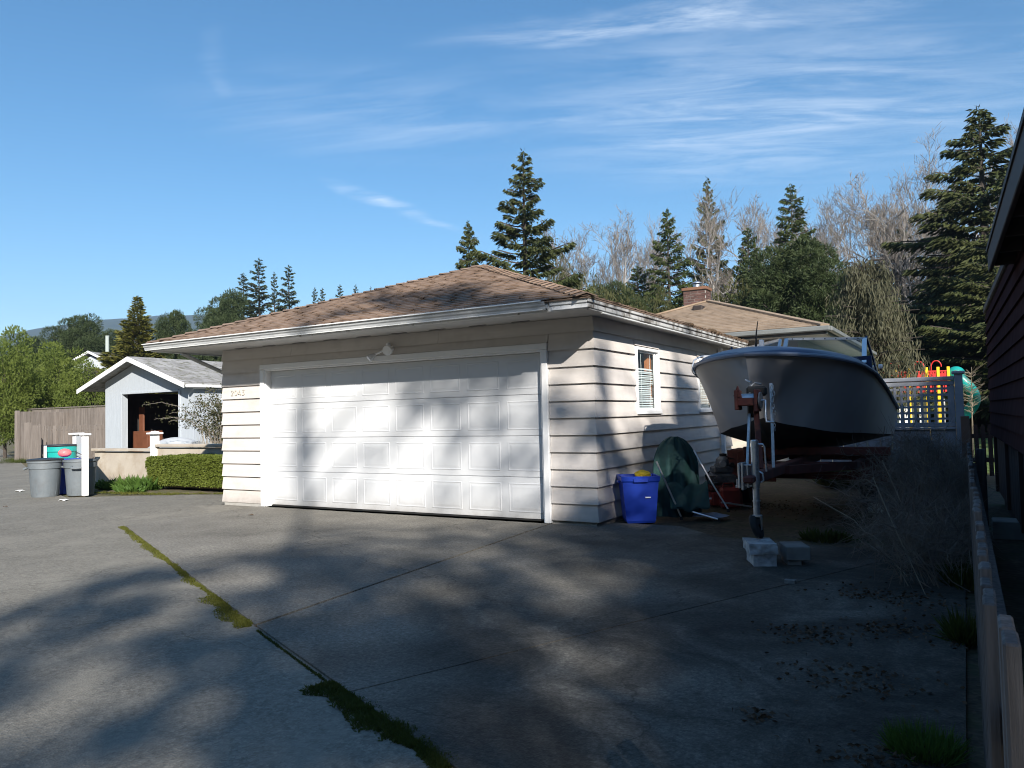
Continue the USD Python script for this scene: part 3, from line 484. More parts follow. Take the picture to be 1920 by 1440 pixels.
def shingles(corner_a, corner_b, apex, expo, width, rng, lift=0.012):
    """tabs of a triangular roof face, eave from corner_a to corner_b; returns [(distance, v, f, tone)]"""
    a, bb, ap = (np.asarray(q, float) for q in (corner_a, corner_b, apex)); u = bb - a; L = np.linalg.norm(u); u /= L
    foot = a + u * ((ap - a) @ u); vv = ap - foot; S = np.linalg.norm(vv); vv /= S; n = np.cross(u, vv); n *= np.sign(n[2]); ua = (ap - a) @ u; out = []
    rows = int(S / expo)
    for r in range(rows):
        v0 = r * expo; lo, hi = ua * v0 / S, L - (L - ua) * v0 / S
        x = lo - rng.uniform(0, width)
        while x < hi:
            w = width * rng.uniform(0.9, 1.1); x0, x1 = max(x + 0.003, lo), min(x + w, hi); x += w
            if x1 - x0 < 0.03: continue
            m = 4; xs = np.linspace(x0, x1, m); cl = lift * rng.uniform(0.2, 1.5); k = np.linspace(-1, 1, m); sk = rng.uniform(-0.6, 0.6)
            bl = 0.006 + cl * np.clip(k ** 2 + sk * k, 0, 2) * 0.8; dv = rng.uniform(-0.006, 0.006) + 0.004 * np.sin(k * 3 + rng.uniform(0, 6))
            v1 = min(v0 + expo * 1.25, S); f1 = (v1) / S; lo1, hi1 = ua * f1, L - (L - ua) * f1; xt = np.clip(xs, lo1, hi1)
            top = [a + u * xs[i] + vv * (v0 + dv[i]) + n * (0.007 + bl[i]) for i in range(m)]; mid = [a + u * np.clip(xs[i], lo, hi) + vv * (v0 + 0.06) + n * (0.009 + bl[i] * 0.25) for i in range(m)]
            up = [a + u * xt[i] + vv * v1 + n * 0.002 for i in range(m)]; bot = [a + u * xs[i] + vv * (v0 + dv[i]) + n * (0.001 + bl[i] * 0.55) for i in range(m)]
            V = np.array(bot + top + mid + up); F = [(i + q * m, i + 1 + q * m, i + 1 + (q + 1) * m, i + (q + 1) * m) for q in range(3) for i in range(m - 1)]
            c = V.mean(0); out.append((np.linalg.norm(c - EYE), V, np.array(F), int(rng.integers(0, 3))))
    return sorted(out, key=lambda o: o[0])
AL, AR, BR, BL = (np.array(q) for q in ((XL - 0.03, YF - 0.06, ZE), (XR + 0.03, YF - 0.06, ZE), (XR + 0.03, YB, ZE), (XL - 0.03, YB, ZE)))
tabs = shingles(AL, AR, AP, 0.135, 0.31, rng_of(21)) + shingles(AR, BR, AP, 0.135, 0.31, rng_of(22)); tabs.sort(key=lambda o: o[0])
for d, v, f, tone in tabs[:300]: gr.part("shingle", MB().add(v, f), M["shingle%d" % tone], under=roof)
for tone in range(3):
    b = MB()
    for d, v, f, tn in tabs[300:]:
        if tn == tone: b.add(v, f)
    gr.part("shingle_field", b, M["shingle%d" % tone], kind="stuff", under=roof)
rr = rng_of(23)
for c0 in (AL, AR):
    L = np.linalg.norm(AP - c0); n = int(L / 0.2); d = (AP - c0) / L; side = np.cross(d, [0, 0, 1]); side /= np.linalg.norm(side)
    for i in range(n):
        p = c0 + d * (i * 0.2 + 0.02); q = p + d * 0.24; dz = 0.028 + rr.uniform(0, 0.008); wd = 0.13
        cap = MB(); V = [p + side * wd - [0, 0, 0.03] + [0, 0, dz], p + [0, 0, dz + 0.012], p - side * wd - [0, 0, 0.03] + [0, 0, dz], q + side * wd - [0, 0, 0.035] + [0, 0, 0.012], q + [0, 0, 0.018], q - side * wd - [0, 0, 0.035] + [0, 0, 0.012]]
        V += [x - np.array([0, 0, 0.012]) for x in V[:3]]
        cap.add(V, [(0, 1, 4, 3), (1, 2, 5, 4), (6, 7, 1, 0), (7, 8, 2, 1)]); gr.part("hip_cap", cap, M["shingle%d" % rr.integers(0, 3)], under=roof)
# moss along the right eave
b = MB(); q = rng_of(5); yy = np.arange(YF + 0.5, YB, 0.045)
for y in yy:
    r = q.uniform(0.012, 0.034) * (0.5 + meshkit.noise(np.array([[y * 1.7, 0, 0]]))[0]); m = trimesh.creation.icosphere(1, 1.0); b.add(m.vertices * [r * 1.6, r * 1.5, r] + [XR + 0.01 - q.uniform(0, 0.06), y, ZE + 0.008 + q.uniform(0, 0.014)], m.faces)
gr.part("moss", b, M["moss"], kind="stuff", under=roof)
# house number
tm = meshkit.text_mesh("2043", 0.10, 0.003); v = np.array(tm.vertices); v = np.stack([v[:, 0], -v[:, 2], v[:, 1]], 1)
gr.part("house_number", (v + [-6.60, -0.010, zk(4) + 0.06 + 0.0], np.array(tm.faces)), M["number"])

# twin flood light above the door
fl = T("flood_light", "white twin flood light fitting on the siding above the garage door", "light fitting", (-3.26, 0.0, 2.33))
fl.part("base", MB().add(*(lambda m: (np.array(m.vertices) @ np.array([[1, 0, 0], [0, 0, 1], [0, -1, 0]]).T, m.faces))(trimesh.creation.cylinder(0.062, 0.03))).box(-0.02, 0.02, -0.06, 0, -0.02, 0.02), M["white_plastic"], smooth=40)
def lamp(c, d, r, L):
    c, d = np.array(c, float), norm(np.array(d, float)); m = MB(); ax = [c + d * q for q in (0, L * 0.25, L * 0.45, L * 0.9, L)]; m.tube(ax, [r * 0.45, r * 0.55, r * 0.8, r, r * 0.96], 16); return m
fl.part("lamp_arm", MB().tube([(0.03, -0.03, 0.0), (0.10, -0.07, 0.0), (0.16, -0.09, -0.01)], 0.014, 8).tube([(-0.03, -0.03, 0), (-0.10, -0.06, -0.03), (-0.16, -0.08, -0.05)], 0.014, 8), M["white_plastic"], smooth=40)
fl.part("lamp_head", lamp((0.15, -0.06, 0.02), (0.15, -0.9, -0.28), 0.072, 0.15), M["white_plastic"], smooth=50)
fl.part("lamp_head", lamp((-0.15, -0.06, -0.04), (-0.5, -0.7, -0.6), 0.05, 0.13), M["alu"], smooth=50)
fl.part("sensor", MB().tm(trimesh.creation.icosphere(2, 0.03, )).vf() if False else (np.array(trimesh.creation.icosphere(2, 0.035).vertices) + [0.075, -0.05, 0.075], np.array(trimesh.creation.icosphere(2, 0.035).faces)), M["white_plastic"], smooth=True)

M["brick_crown"] = pm("brick_crown", (0.15, 0.075, 0.04), (0.20, 0.10, 0.06), rough=0.9)
# ---------------------------------------------------------------- brown roofed house behind
ho = T("house", "cream bungalow with tan hip roof and brick chimney behind the garage", "house", world=True)
hx0, hx1, hy0, hy1, hz = -4.6, 1.62, 7.0, 15.5, 2.93; hp = np.array([-1.5, 10.1, hz + 0.365 * 3.1]); hp2 = np.array([-1.5, 12.4, hp[2]])
b = MB(); b.box(-4.0, 1.02, 7.55, 15.0, 0.0, 2.84); ho.part("wall", b, M["cream_house"])
b = MB(); c = [(hx0, hy0, hz), (hx1, hy0, hz), (hx1, hy1, hz), (hx0, hy1, hz)]
b.add([(x, y, z - 0.04) for x, y, z in c] + c + [tuple(hp), tuple(hp2)], [(0, 1, 5), (0, 5, 4), (1, 2, 6), (1, 6, 5), (2, 3, 7), (2, 7, 6), (3, 0, 4), (3, 4, 7), (4, 5, 8), (5, 6, 9), (5, 9, 8), (6, 7, 9), (7, 4, 8), (7, 8, 9), (0, 3, 2), (0, 2, 1)])
hroof = ho.part("roof", b, M["shingle_tan"])
ht = shingles((hx0, hy0, hz + 0.002), (hx1, hy0, hz + 0.002), hp, 0.135, 0.30, rng_of(31), lift=0.006)
for k in range(0, 1):
    b = MB()
    for d, v, f, tn in ht: b.add(v, f)
    ho.part("shingle_field", b, M["shingle_tan"], kind="stuff", under=hroof)
for c0 in (np.array([hx0, hy0, hz]), np.array([hx1, hy0, hz])):
    L = np.linalg.norm(hp - c0); d = (hp - c0) / L; side = np.cross(d, [0, 0, 1]); side /= np.linalg.norm(side); up = np.cross(side, d)
    b = MB(); b.obox(c0 + d * L / 2 + up * 0.015, d * L / 2, side * 0.10, up * 0.018); ho.part("hip_cap", b, M["shingle_tan"], under=hroof)
b = MB(); b.cbox(hx0, hx1, hy0 - 0.03, hy0 - 0.002, hz - 0.16, hz - 0.02); b.cbox(hx1 + 0.002, hx1 + 0.03, hy0 - 0.03, hy1, hz - 0.16, hz - 0.02); ho.part("fascia", b, M["gutter_grey"])
ho.part("gutter", MB().cbox(hx0, hx1 + 0.1, hy0 - 0.13, hy0 - 0.034, hz - 0.11, hz - 0.01, 0.02).cbox(hx1 + 0.034, hx1 + 0.13, hy0 - 0.0, hy1, hz - 0.11, hz - 0.01, 0.02), M["gutter_grey"])
ho.part("soffit", MB().box(hx0 + 0.03, hx1 - 0.03, hy0 + 0.02, hy1, hz - 0.15, hz - 0.13), M["soffit"])
fr = MB(); fr.cbox(-1.3, 0.2, 7.50, 7.548, 1.0, 1.06).cbox(-1.3, 0.2, 7.50, 7.548, 2.1, 2.16).cbox(-1.3, -1.24, 7.50, 7.548, 1.06, 2.1).cbox(0.14, 0.2, 7.50, 7.548, 1.06, 2.1); wq = ho.part("window", fr, M["white"]); ho.part("pane", MB().box(-1.24, 0.14, 7.53, 7.545, 1.06, 2.1), M["dark"], under=wq)
chb = MB(); cx0, cx1, cy0, cy1, cz = -2.72, -2.11, 12.0, 12.5, 4.70
chim = ho.part("chimney", chb.box(cx0 + 0.006, cx1 - 0.006, cy0 + 0.006, cy1 - 0.006, 3.4, cz - 0.006), M["found"])
q = rng_of(6); bk = MB()
for r in range(17):
    z0 = 3.42 + r * 0.073
    for s in range(4):
        x0 = cx0 + s * 0.2033 - (0.10 if r % 2 else 0); x1 = x0 + 0.194
        x0, x1 = max(x0, cx0), min(x1, cx1)
        if x1 - x0 > 0.03: ho.part('brick', MB().box(x0, x1, cy0 - 0.004 + q.uniform(-0.004, 0.004), cy0 + 0.08, z0, z0 + 0.063), M['brick'], under=chim)
        y0 = cy0 + 0.085 + s * 0.2433 - (0.12 if r % 2 else 0); y1 = min(y0 + 0.234, cy1); y0 = max(y0, cy0 + 0.085)
        if y1 - y0 > 0.03: ho.part('brick', MB().box(cx1 - 0.08, cx1 + 0.004 + q.uniform(-0.004, 0.004), y0, y1, z0, z0 + 0.063), M['brick'], under=chim)
b = MB(); b.cbox(cx0 - 0.04, cx1 + 0.04, cy0 - 0.04, cy1 + 0.04, cz - 0.02, cz + 0.06); ho.part("chimney_crown", b, M["brick_crown"], under=chim)
b = MB(); b.lathe([(0.10, cz + 0.06), (0.10, cz + 0.18), (0.0, cz + 0.18)], ((cx0 + cx1) / 2, (cy0 + cy1) / 2, 0), 16).lathe([(0.15, cz + 0.19), (0.14, cz + 0.215), (0.0, cz + 0.27)], ((cx0 + cx1) / 2, (cy0 + cy1) / 2, 0), 16); ho.part("chimney_pot", b, M["steel"], smooth=40, under=chim)
b = MB(); b.cbox(-1.62, -1.38, 9.2, 9.5, 3.72, 3.86, 0.03); ho.part("roof_vent", b, M["dark_eave"], under=hroof)

# ---------------------------------------------------------------- grey shed on the left
sh = T("open_shed", "pale blue grey gabled shed with a wide open dark doorway", "shed", world=True)
sx0, sx1, sy, ox0, ox1, oz, ez, pkx, pkz = -20.86, -16.28, 6.5, -19.93, -16.98, 2.38, 2.36, -18.95, 3.42
ex0, ex1 = -21.75, -16.35
def gz(x):  # underside of the roof at x
    return 3.42 - abs(x - pkx) * (0.93 / 2.75)
def plank(x0, x1, z0): 
    m = MB(); xm = [(x0, z0), (x1, z0), (x1, gz(x1)), (x0, gz(x0))]
    if x0 < pkx < x1: xm = [(x0, z0), (x1, z0), (x1, gz(x1)), (pkx, gz(pkx)), (x0, gz(x0))]
    return m.prism(xm, 1, sy, sy + 0.02)
xs = list(np.arange(sx0, sx1 - 0.05, 0.205)) + [sx1]
for i in range(len(xs) - 1):
    x0, x1 = xs[i] + 0.002, xs[i + 1] - 0.002
    z0 = oz if (x1 > ox0 and x0 < ox1) else 0.0
    sh.part("wall_board", plank(x0, x1, z0), M["bluegrey"])
for x0, x1 in ((ox0 - 0.09, ox0 + 0.02), (ox1 - 0.02, ox1 + 0.09)): sh.part("door_post", MB().cbox(x0, x1, sy - 0.03, sy + 0.20, 0, oz), M["bluegrey"])
sh.part("door_lintel", MB().cbox(ox0 + 0.02, ox1 - 0.02, sy - 0.022, sy + 0.1, oz - 0.04, oz + 0.03), M["bluegrey"])
b = MB(); b.box(sx0 + 0.01, sx0 + 0.06, sy + 0.022, 13.0, 0, 2.42); b.box(sx1 - 0.06, sx1 - 0.01, sy + 0.022, 13.0, 0, 2.42); b.box(sx0, sx1, 13.0, 13.05, 0, 2.42); sh.part("wall", b, M["bluegrey"])
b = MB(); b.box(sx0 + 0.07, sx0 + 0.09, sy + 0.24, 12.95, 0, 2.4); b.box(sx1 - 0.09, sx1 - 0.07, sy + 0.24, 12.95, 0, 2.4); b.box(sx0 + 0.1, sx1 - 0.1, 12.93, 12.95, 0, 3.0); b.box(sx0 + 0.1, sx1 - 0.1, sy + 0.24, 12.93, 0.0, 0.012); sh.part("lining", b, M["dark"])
def slope(x0, x1, y0, y1, off, th, name, mat, under=None):
    m = MB(); pts = [(x0, gz(x0) + off), (x1, gz(x1) + off), (x1, gz(x1) + off + th), (x0, gz(x0) + off + th)]; m.prism(pts, 1, y0, y1); return sh.part(name, m, mat, under=under)
sroof = slope(ex0, pkx, sy - 0.42, 13.3, 0.03, 0.05, "roof", M["shingle_grey"]); slope(pkx, ex1 + 0.2, sy - 0.42, 13.3, 0.03, 0.05, "roof", M["shingle_grey"])
q = rng_of(8); b = MB(); nx = norm(np.array([2.75, 0, -0.93])); nn = np.array([0.32, 0, 0.947])
for r in range(20):
    d0 = 3.0 - r * 0.15
    y = sy - 0.42
    while y < 13.3:
        w = q.uniform(0.16, 0.34); p = np.array([pkx, y, gz(pkx) + 0.082]) + nx * d0 * 0.95
        if d0 * 0.95 * nx[0] < 2.75: b.obox(p + np.array([0, w / 2, 0]) - nx * 0.08 + nn * q.uniform(0.004, 0.012), nx * 0.085 + nn * 0.004, [0, w / 2 - 0.004, 0], nn * 0.006)
        y += w
sh.part("shingle_field", b, M["shingle_grey"], kind="stuff", under=sroof)
for xa, xb in ((ex0, pkx), (pkx, ex1 + 0.2)):
    m = MB(); m.prism([(xa, gz(xa) - 0.06), (xb, gz(xb) - 0.06), (xb, gz(xb) + 0.085), (xa, gz(xa) + 0.085)], 1, sy - 0.455, sy - 0.425); sh.part("barge_board", m, M["white"])
sh.part("gutter", MB().cbox(ex1 + 0.2, ex1 + 0.3, sy - 0.40, 13.3, gz(ex1 + 0.2) - 0.05, gz(ex1 + 0.2) + 0.04, 0.02), M["white"])
bo = T("wooden_cupboard", "brown wooden cupboard with a chair back inside the open shed", "cupboard", (-20.0, 7.45, 0.0))
bo.part("carcass", MB().cbox(-0.48, 0.48, -0.25, 0.25, 0.0, 1.12, 0.015), M["brown_box"]); bo.part("upright", MB().cbox(-0.40, -0.16, -0.05, 0.02, 1.12, 1.95, 0.01), M["brown_box"]); bo.part("door_panel", MB().cbox(-0.42, 0.42, -0.268, -0.252, 0.08, 1.04, 0.006), M["brown_box"])
bo.part("ramp", MB().prism([(0.5, 0.0), (1.55, 0.0), (0.5, 0.95)], 1, -0.1, 0.1), M["brown_box"])
b = MB(); s = np.linspace(0, PI, 17); L = np.linspace(-1.25, 1.5, 15); wv = np.sin(np.clip((L + 1.3) / 2.6, 0, 1) * PI * 0.62 + 0.15) ** 0.7
P = np.stack([np.stack([np.full(17, l), 0.62 * w * np.cos(s), 0.97 * w ** 1.2 * np.sin(s)], -1) for l, w in zip(L, wv)]); b.grid(P); b.add(np.vstack([P[-1], [[1.5, 0, 0]]]), [(k, k + 1, 17) for k in range(16)])
solo("upturned_dinghy", (b.vf()[0] + [-15.9, 5.2, 0.0], b.vf()[1]), M["grey_hull"], "pale grey upturned dinghy lying in front of the open shed", "dinghy", smooth=50)

# ---------------------------------------------------------------- plum coloured house at the right edge
ph = T("plum_house", "dark plum house wall with deep eave filling the right edge", "house", (4.131, 4.0, 0.0), rot=0.021)
def pb(m, x0, x1, y0, y1, z0, z1, c=0.005): return m.cbox(x0, x1, y0, y1, z0, z1, c)
LEN, EV = 8.6, -5.0
ph.part("wall", MB().box(0.03, 5.6, -LEN + 0.03, -0.03, 0.97, 2.62).box(0.11, 5.6, -LEN + 0.03, -0.03, 0.158, 0.969), M["dark"])
for r in range(11):
    z0 = 0.95 + r * 0.153
    m = MB(); m.add([(0.0, 0.0, z0), (0.0, -LEN, z0), (0.022, -LEN, z0 + 0.158), (0.022, 0, z0 + 0.158), (0.02, 0, z0), (0.02, -LEN, z0), (0.03, -LEN, z0 + 0.158), (0.03, 0, z0 + 0.158)], [(0, 1, 2, 3), (0, 4, 5, 1), (0, 3, 7, 4), (1, 5, 6, 2)]); ph.part("siding_board", m, M["plum_siding"])
for y in np.arange(-0.16, -LEN + 0.1, -0.34): ph.part("skirt_board", pb(MB(), 0.07, 0.10, y - 0.16, y + 0.165, 0.16, 0.945), M["brown_stain"])
for y in (-0.10, -2.2, -4.0): ph.part("corner_post", pb(MB(), 0.035, 0.17, y - 0.07, y + 0.07, 0.17, 0.95), M["brown_stain"])
ph.part("foundation", MB().box(0.13, 5.5, -LEN, -0.02, -0.05, 0.155), M["dark"]); ph.part("pier", MB().cbox(-0.15, 0.12, -3.2, -2.85, -0.05, 0.158), M["found"])
ph.part("soffit", MB().box(-0.135, 0.05, -LEN - 0.15, EV, 2.60, 2.62), M["dark_eave"])
for y in np.arange(EV - 0.2, -LEN, -0.61): ph.part("rafter_tail", pb(MB(), -0.135, 0.02, y - 0.03, y + 0.03, 2.48, 2.598), M["dark_eave"])
ph.part("fascia", pb(MB(), -0.17, -0.14, -LEN - 0.2, EV + 0.05, 2.47, 2.66), M["dark_eave"]); ph.part("fascia", pb(MB(), -0.004, 0.028, EV + 0.051, 0.02, 2.625, 2.72), M["dark_eave"])
RG = 4.55; rp = MB(); hs_ = 0.53
for xe, ya, yb in ((-0.18, -LEN - 0.2, EV + 0.05), (-0.01, EV + 0.051, 0.03)):
    zr = 2.66 + (3.2 - xe) * hs_; rp.add([(xe, ya, 2.665), (xe, yb, 2.665), (3.2, yb, zr), (3.2, ya, zr), (6.6 - xe, ya, 2.665), (6.6 - xe, yb, 2.665), (xe, ya, 2.63), (xe, yb, 2.63), (6.6 - xe, ya, 2.63), (6.6 - xe, yb, 2.63)],
        [(0, 1, 2, 3), (3, 2, 5, 4), (6, 8, 9, 7), (0, 6, 7, 1), (5, 9, 8, 4), (0, 3, 4, 4), (0, 4, 8, 6), (1, 5, 2, 2), (1, 7, 9, 5)])
ph.part("roof", rp, M["dark_eave"])

# ---------------------------------------------------------------- fences and small things on the left
q = rng_of(41)
f1 = T("board_fence", "weathered shadow-gap fence with spaced boards along the lane, lower than the one behind", "fence", world=True)
y0 = 7.6
for i, x in enumerate(np.arange(-26.7, -21.0, 0.335)):
    f1.part("fence_board", MB().cbox(x, x + 0.19, y0 - 0.03, y0 - 0.005, 0.02, 1.36 + q.uniform(-0.02, 0.02), 0.006), M["fence"])
    f1.part("fence_board", MB().cbox(x + 0.17, x + 0.35, y0 + 0.055, y0 + 0.08, 0.02, 1.13 + q.uniform(-0.02, 0.02), 0.006), M["fence"])
f1.part("rail", MB().cbox(-26.8, -21.0, y0, y0 + 0.05, 1.18, 1.24), M["fence"]); f1.part("rail", MB().cbox(-26.8, -21.0, y0, y0 + 0.05, 0.2, 0.28), M["fence"])
f2 = T("gate_panel", "taller weathered board panel at the left end of the spaced fence", "fence", world=True)
for i in range(7):
    x = -28.15 + i * 0.2; f2.part("fence_board", MB().cbox(x, x + 0.192, y0 - 0.10, y0 - 0.075, 0.02, 1.50 + q.uniform(-0.03, 0.03) - 0.09 * (i > 3), 0.006), M["fence"])
f2.part("rail", MB().cbox(-28.1, -26.8, y0 - 0.07, y0 - 0.03, 0.3, 0.38), M["fence"])
f3 = T("tall_fence", "tall solid weathered fence with a top cap behind the spaced fence", "fence", world=True)
for i, x in enumerate(np.arange(-31.6, -23.5, 0.3)):
    f3.part("fence_board", MB().cbox(x, x + 0.292, 9.5, 9.525, 0.0, 2.08 + q.uniform(-0.01, 0.01), 0.005), M["fence"])
f3.part("cap", MB().cbox(-31.6, -23.4, 9.46, 9.56, 2.10, 2.15), M["fence"])
f3.part("post", MB().cbox(-24.35, -24.17, 9.2, 9.38, 0, 2.9), M["wood_orange"] if False else M["fence"])
f4 = T("side_fence", "mossy pale end post and boards of the fence line at the far left", "fence", world=True)
for i in range(6): f4.part("fence_board", MB().cbox(-28.45, -28.42, 7.6 + i * 0.42, 7.6 + i * 0.42 + 0.40, 0.0, 1.95 + q.uniform(-0.03, 0.03)), M["fence"])
f4.part("post", MB().cbox(-28.55, -28.4, 7.45, 7.58, 0.0, 2.0), M["fence"])

lw = T("low_wall", "low cream rendered garden wall with a flat cap behind the hedge", "wall", world=True)
lw.part("wall_panel", MB().box(-14.2, -11.93, 2.2, 2.32, 0.0, 0.72), M["cream_wall"]); lw.part("wall_panel", MB().box(-11.78, -7.0, 2.2, 2.32, 0.0, 0.82), M["cream_wall"])
lw.part("cap", MB().cbox(-14.25, -11.93, 2.13, 2.39, 0.735, 0.80, 0.01), M["cream_wall"]); lw.part("cap", MB().cbox(-11.78, -7.0, 2.13, 2.39, 0.835, 0.90, 0.01), M["cream_wall"])
lw.part("post", MB().cbox(-11.925, -11.785, 2.12, 2.26, 0.0, 1.12), M["white"]); lw.part("post_cap", MB().cbox(-11.985, -11.725, 2.06, 2.32, 1.122, 1.16, 0.012).lathe([(0.11, 1.16), (0.08, 1.185), (0.0, 1.2)], (-11.855, 2.19, 0), 12), M["white"])
pf = T("white_post_fence", "white painted post pair with a half rotten board panel by the bins", "fence", world=True)
px_, py_ = -10.80, 0.0
pf.part("post", MB().cbox(px_ - 0.047, px_ + 0.047, py_ - 0.047, py_ + 0.047, 0.0, 1.16, 0.008), M["white"])
pf.part("post_cap", MB().cbox(px_ - 0.08, px_ + 0.08, py_ - 0.08, py_ + 0.08, 1.162, 1.205, 0.015), M["white"])
qx, qy = -13.3, 1.25
pf.part("post", MB().cbox(qx - 0.06, qx + 0.06, qy - 0.06, qy + 0.06, 0.0, 1.15, 0.008), M["white"]); pf.part("post_cap", MB().cbox(qx - 0.12, qx + 0.12, qy - 0.12, qy + 0.12, 1.152, 1.195, 0.015), M["white"])
d = norm(np.array([qx - px_, qy - py_, 0.0])); a0 = np.array([px_, py_, 0]) + d * 0.1; a1 = np.array([qx, qy, 0]) - d * 0.09
def panel(z0, z1, t0=0.0, t1=1.0): return MB().bar(a0 + (a1 - a0) * t0 + [0, 0, (z0 + z1) / 2], a0 + (a1 - a0) * t1 + [0, 0, (z0 + z1) / 2], 0.03, z1 - z0)
pf.part("panel_board", panel(0.78, 1.12, 0.0, 1.0), M["white"]); pf.part("rail", panel(0.70, 0.74), M["fascia"]); pf.part("panel_board", panel(0.28, 0.66, 0.3, 1.0), M["white"]); pf.part("broken_strip", panel(0.0, 0.28, 0.55, 0.75), M["white"]); pf.part("broken_strip", panel(0.05, 0.6, 0.05, 0.2), M["fascia"])

def trash(name, label, loc, rot, lid, scale=1.0):
    t = T(name, label, "rubbish bin", loc, rot, "grey rubbish bins by the lane")
    k = scale
    body = MB().lathe([(0.0, 0.0), (0.225 * k, 0.0), (0.235 * k, 0.02), (0.262 * k, 0.34), (0.275 * k, 0.54), (0.292 * k, 0.55), (0.297 * k, 0.66), (0.312 * k, 0.665), (0.312 * k, 0.70), (0.285 * k, 0.70), (0.275 * k, 0.56), (0.22 * k, 0.03), (0.0, 0.025)], n=32)
    t.part("body", body, M["bin_grey"], smooth=35)
    for s in (-1, 1):
        t.part("handle", MB().tube([(s * 0.29 * k, -0.09, 0.575), (s * 0.345 * k, -0.08, 0.55), (s * 0.35 * k, 0.0, 0.545), (s * 0.345 * k, 0.08, 0.55), (s * 0.29 * k, 0.09, 0.575)], 0.02, 8), M["bin_grey"], smooth=40)
    for a in np.arange(0, 2 * PI, PI / 6): t.part("rib", MB().bar((0.236 * k * math.cos(a), 0.236 * k * math.sin(a), 0.04), (0.268 * k * math.cos(a), 0.268 * k * math.sin(a), 0.52), 0.018, 0.010, up=(math.cos(a), math.sin(a), 0)), M["bin_grey"])
    if lid: t.part("lid", MB().lathe([(0.315, 0.702), (0.325, 0.715), (0.31, 0.735), (0.15, 0.75), (0.0, 0.752)], n=32), M["bin_lid"], smooth=40)
    return t
trash("rubbish_bin", "grey ribbed rubbish bin with black lid nearest the lane", (-11.68, -0.28, -0.012), 0.9, True)
trash("rubbish_bin", "grey open rubbish bin between the blue box and the white post", (-11.24, 0.16, -0.012), 2.4, False)
bb = T("blue_box", "blue recycling box squeezed behind the two grey bins", "recycling box", (-12.05, 0.22, -0.012), 0.4)
bb.part("body", MB().prism([(-0.21, 0.0), (0.21, 0.0), (0.27, 0.66), (-0.27, 0.66)], 1, -0.2, 0.2), M["blue_bin"]); bb.part("rim", MB().cbox(-0.29, 0.29, -0.22, 0.22, 0.66, 0.70, 0.01), M["blue_bin"])
tb = T("teal_tub", "round teal tub with a dark rim on top behind the bins", "tub", (-13.2, 0.85, -0.012))
tb.part("body", MB().lathe([(0, 0), (0.27, 0), (0.30, 0.80), (0.32, 0.82), (0.32, 0.92), (0.0, 0.90)], n=28), M["teal"], smooth=35); tb.part("rim", MB().lathe([(0.32, 0.922), (0.335, 0.94), (0.32, 0.965), (0.28, 0.965), (0.0, 0.95)], n=28), M["bin_lid"], smooth=35)
tb.part("handle", MB().cbox(-0.03, 0.06, -0.345, -0.32, 0.55, 0.95, 0.01), M["white_plastic"])
b = MB(); m = trimesh.creation.icosphere(3, 1.0); v = np.array(m.vertices); v = v * (1 + 0.18 * (meshkit.fbm(v * 2.2 + 5, 3)[:, None] - 0.5)) * [0.13, 0.12, 0.09]; b.add(v + [-12.05, 0.30, 0.80], m.faces)
solo("red_bag", b, M["red_bag"], "pink red plastic bag stuffed on top of the blue box", "bag", smooth=True)

# ---------------------------------------------------------------- things by the garage's right wall
bn = T("recycling_bin", "square bright blue recycling bin standing against the right garage wall", "recycling bin", (0.29, 0.56, 0.0), 0.53)
def taper(z, hx, hy): return [(-hx, -hy, z), (hx, -hy, z), (hx, hy, z), (-hx, hy, z)]
bd = MB(); lv = [(0.0, 0.165, 0.16), (0.03, 0.18, 0.175), (0.50, 0.22, 0.205), (0.52, 0.235, 0.22), (0.575, 0.24, 0.225), (0.575, 0.215, 0.20), (0.05, 0.165, 0.16)]
V = [p for z, a, c in lv for p in taper(z, a, c)]; F = [(4 * i + k, 4 * i + (k + 1) % 4, 4 * i + 4 + (k + 1) % 4, 4 * i + 4 + k) for i in range(len(lv) - 1) for k in range(4)]; F += [(3, 2, 1, 0), (24, 25, 26, 27)]
bd.add(V, F); bn.part("body", bd, M["blue_bin"])
for s in (-1, 1): bn.part("grip", MB().cbox(s * 0.245 - 0.012, s * 0.245 + 0.012, -0.07, 0.07, 0.49, 0.515, 0.006), M["blue_bin"])
bn.part("front_lip", MB().cbox(-0.09, 0.09, -0.243, -0.226, 0.505, 0.55, 0.006), M["blue_bin"]); bn.part("mark", MB().box(0.05, 0.12, -0.2105, -0.2085, 0.31, 0.325), M["white_plastic"])
b = MB(); m = trimesh.creation.icosphere(3, 1.0); v = np.array(m.vertices); v = v * (1 + 0.5 * (meshkit.fbm(v * 2 + 2, 3)[:, None] - 0.5)) * [0.10, 0.085, 0.06]; b.add(v + [0.33, 0.62, 0.575], m.faces)
solo("yellow_bag", b, M["yellow"], "crumpled yellow bag on top of the square blue bin", "bag", smooth=True)

ch = T("camp_chair", "dark green canvas folded chair with bare metal legs leaning at the wall", "folding chair", (0.60, 1.10, 0.0), 0.53)
mth, nth = 44, 34; s = np.linspace(-1, 1, mth); tt = np.linspace(0, 1, nth); P = np.zeros((nth, mth, 3))
for i, a in enumerate(tt):
    wd = 0.31 * (1 - 0.08 * a) * (math.sqrt(max(1 - max(a - 0.60, 0) ** 2 / 0.165, 0.0)) if a > 0.60 else 1)
    wd = max(wd, 0.02)
    for j, u in enumerate(s):
        P[i, j] = (wd * u + 0.04 * a, -0.06 - 0.17 * (1 - u * u) * (1 - a * 0.3) + 0.30 * a + 0.11 * (meshkit.fbm(np.array([[u * 3.6 + 1.2 * a, a * 1.6, 3.0]]), 3)[0] - 0.5) + 0.018 * math.sin(u * 9 + 3 * a + 2 * math.sin(a * 5)), 0.03 + 1.0 * a)
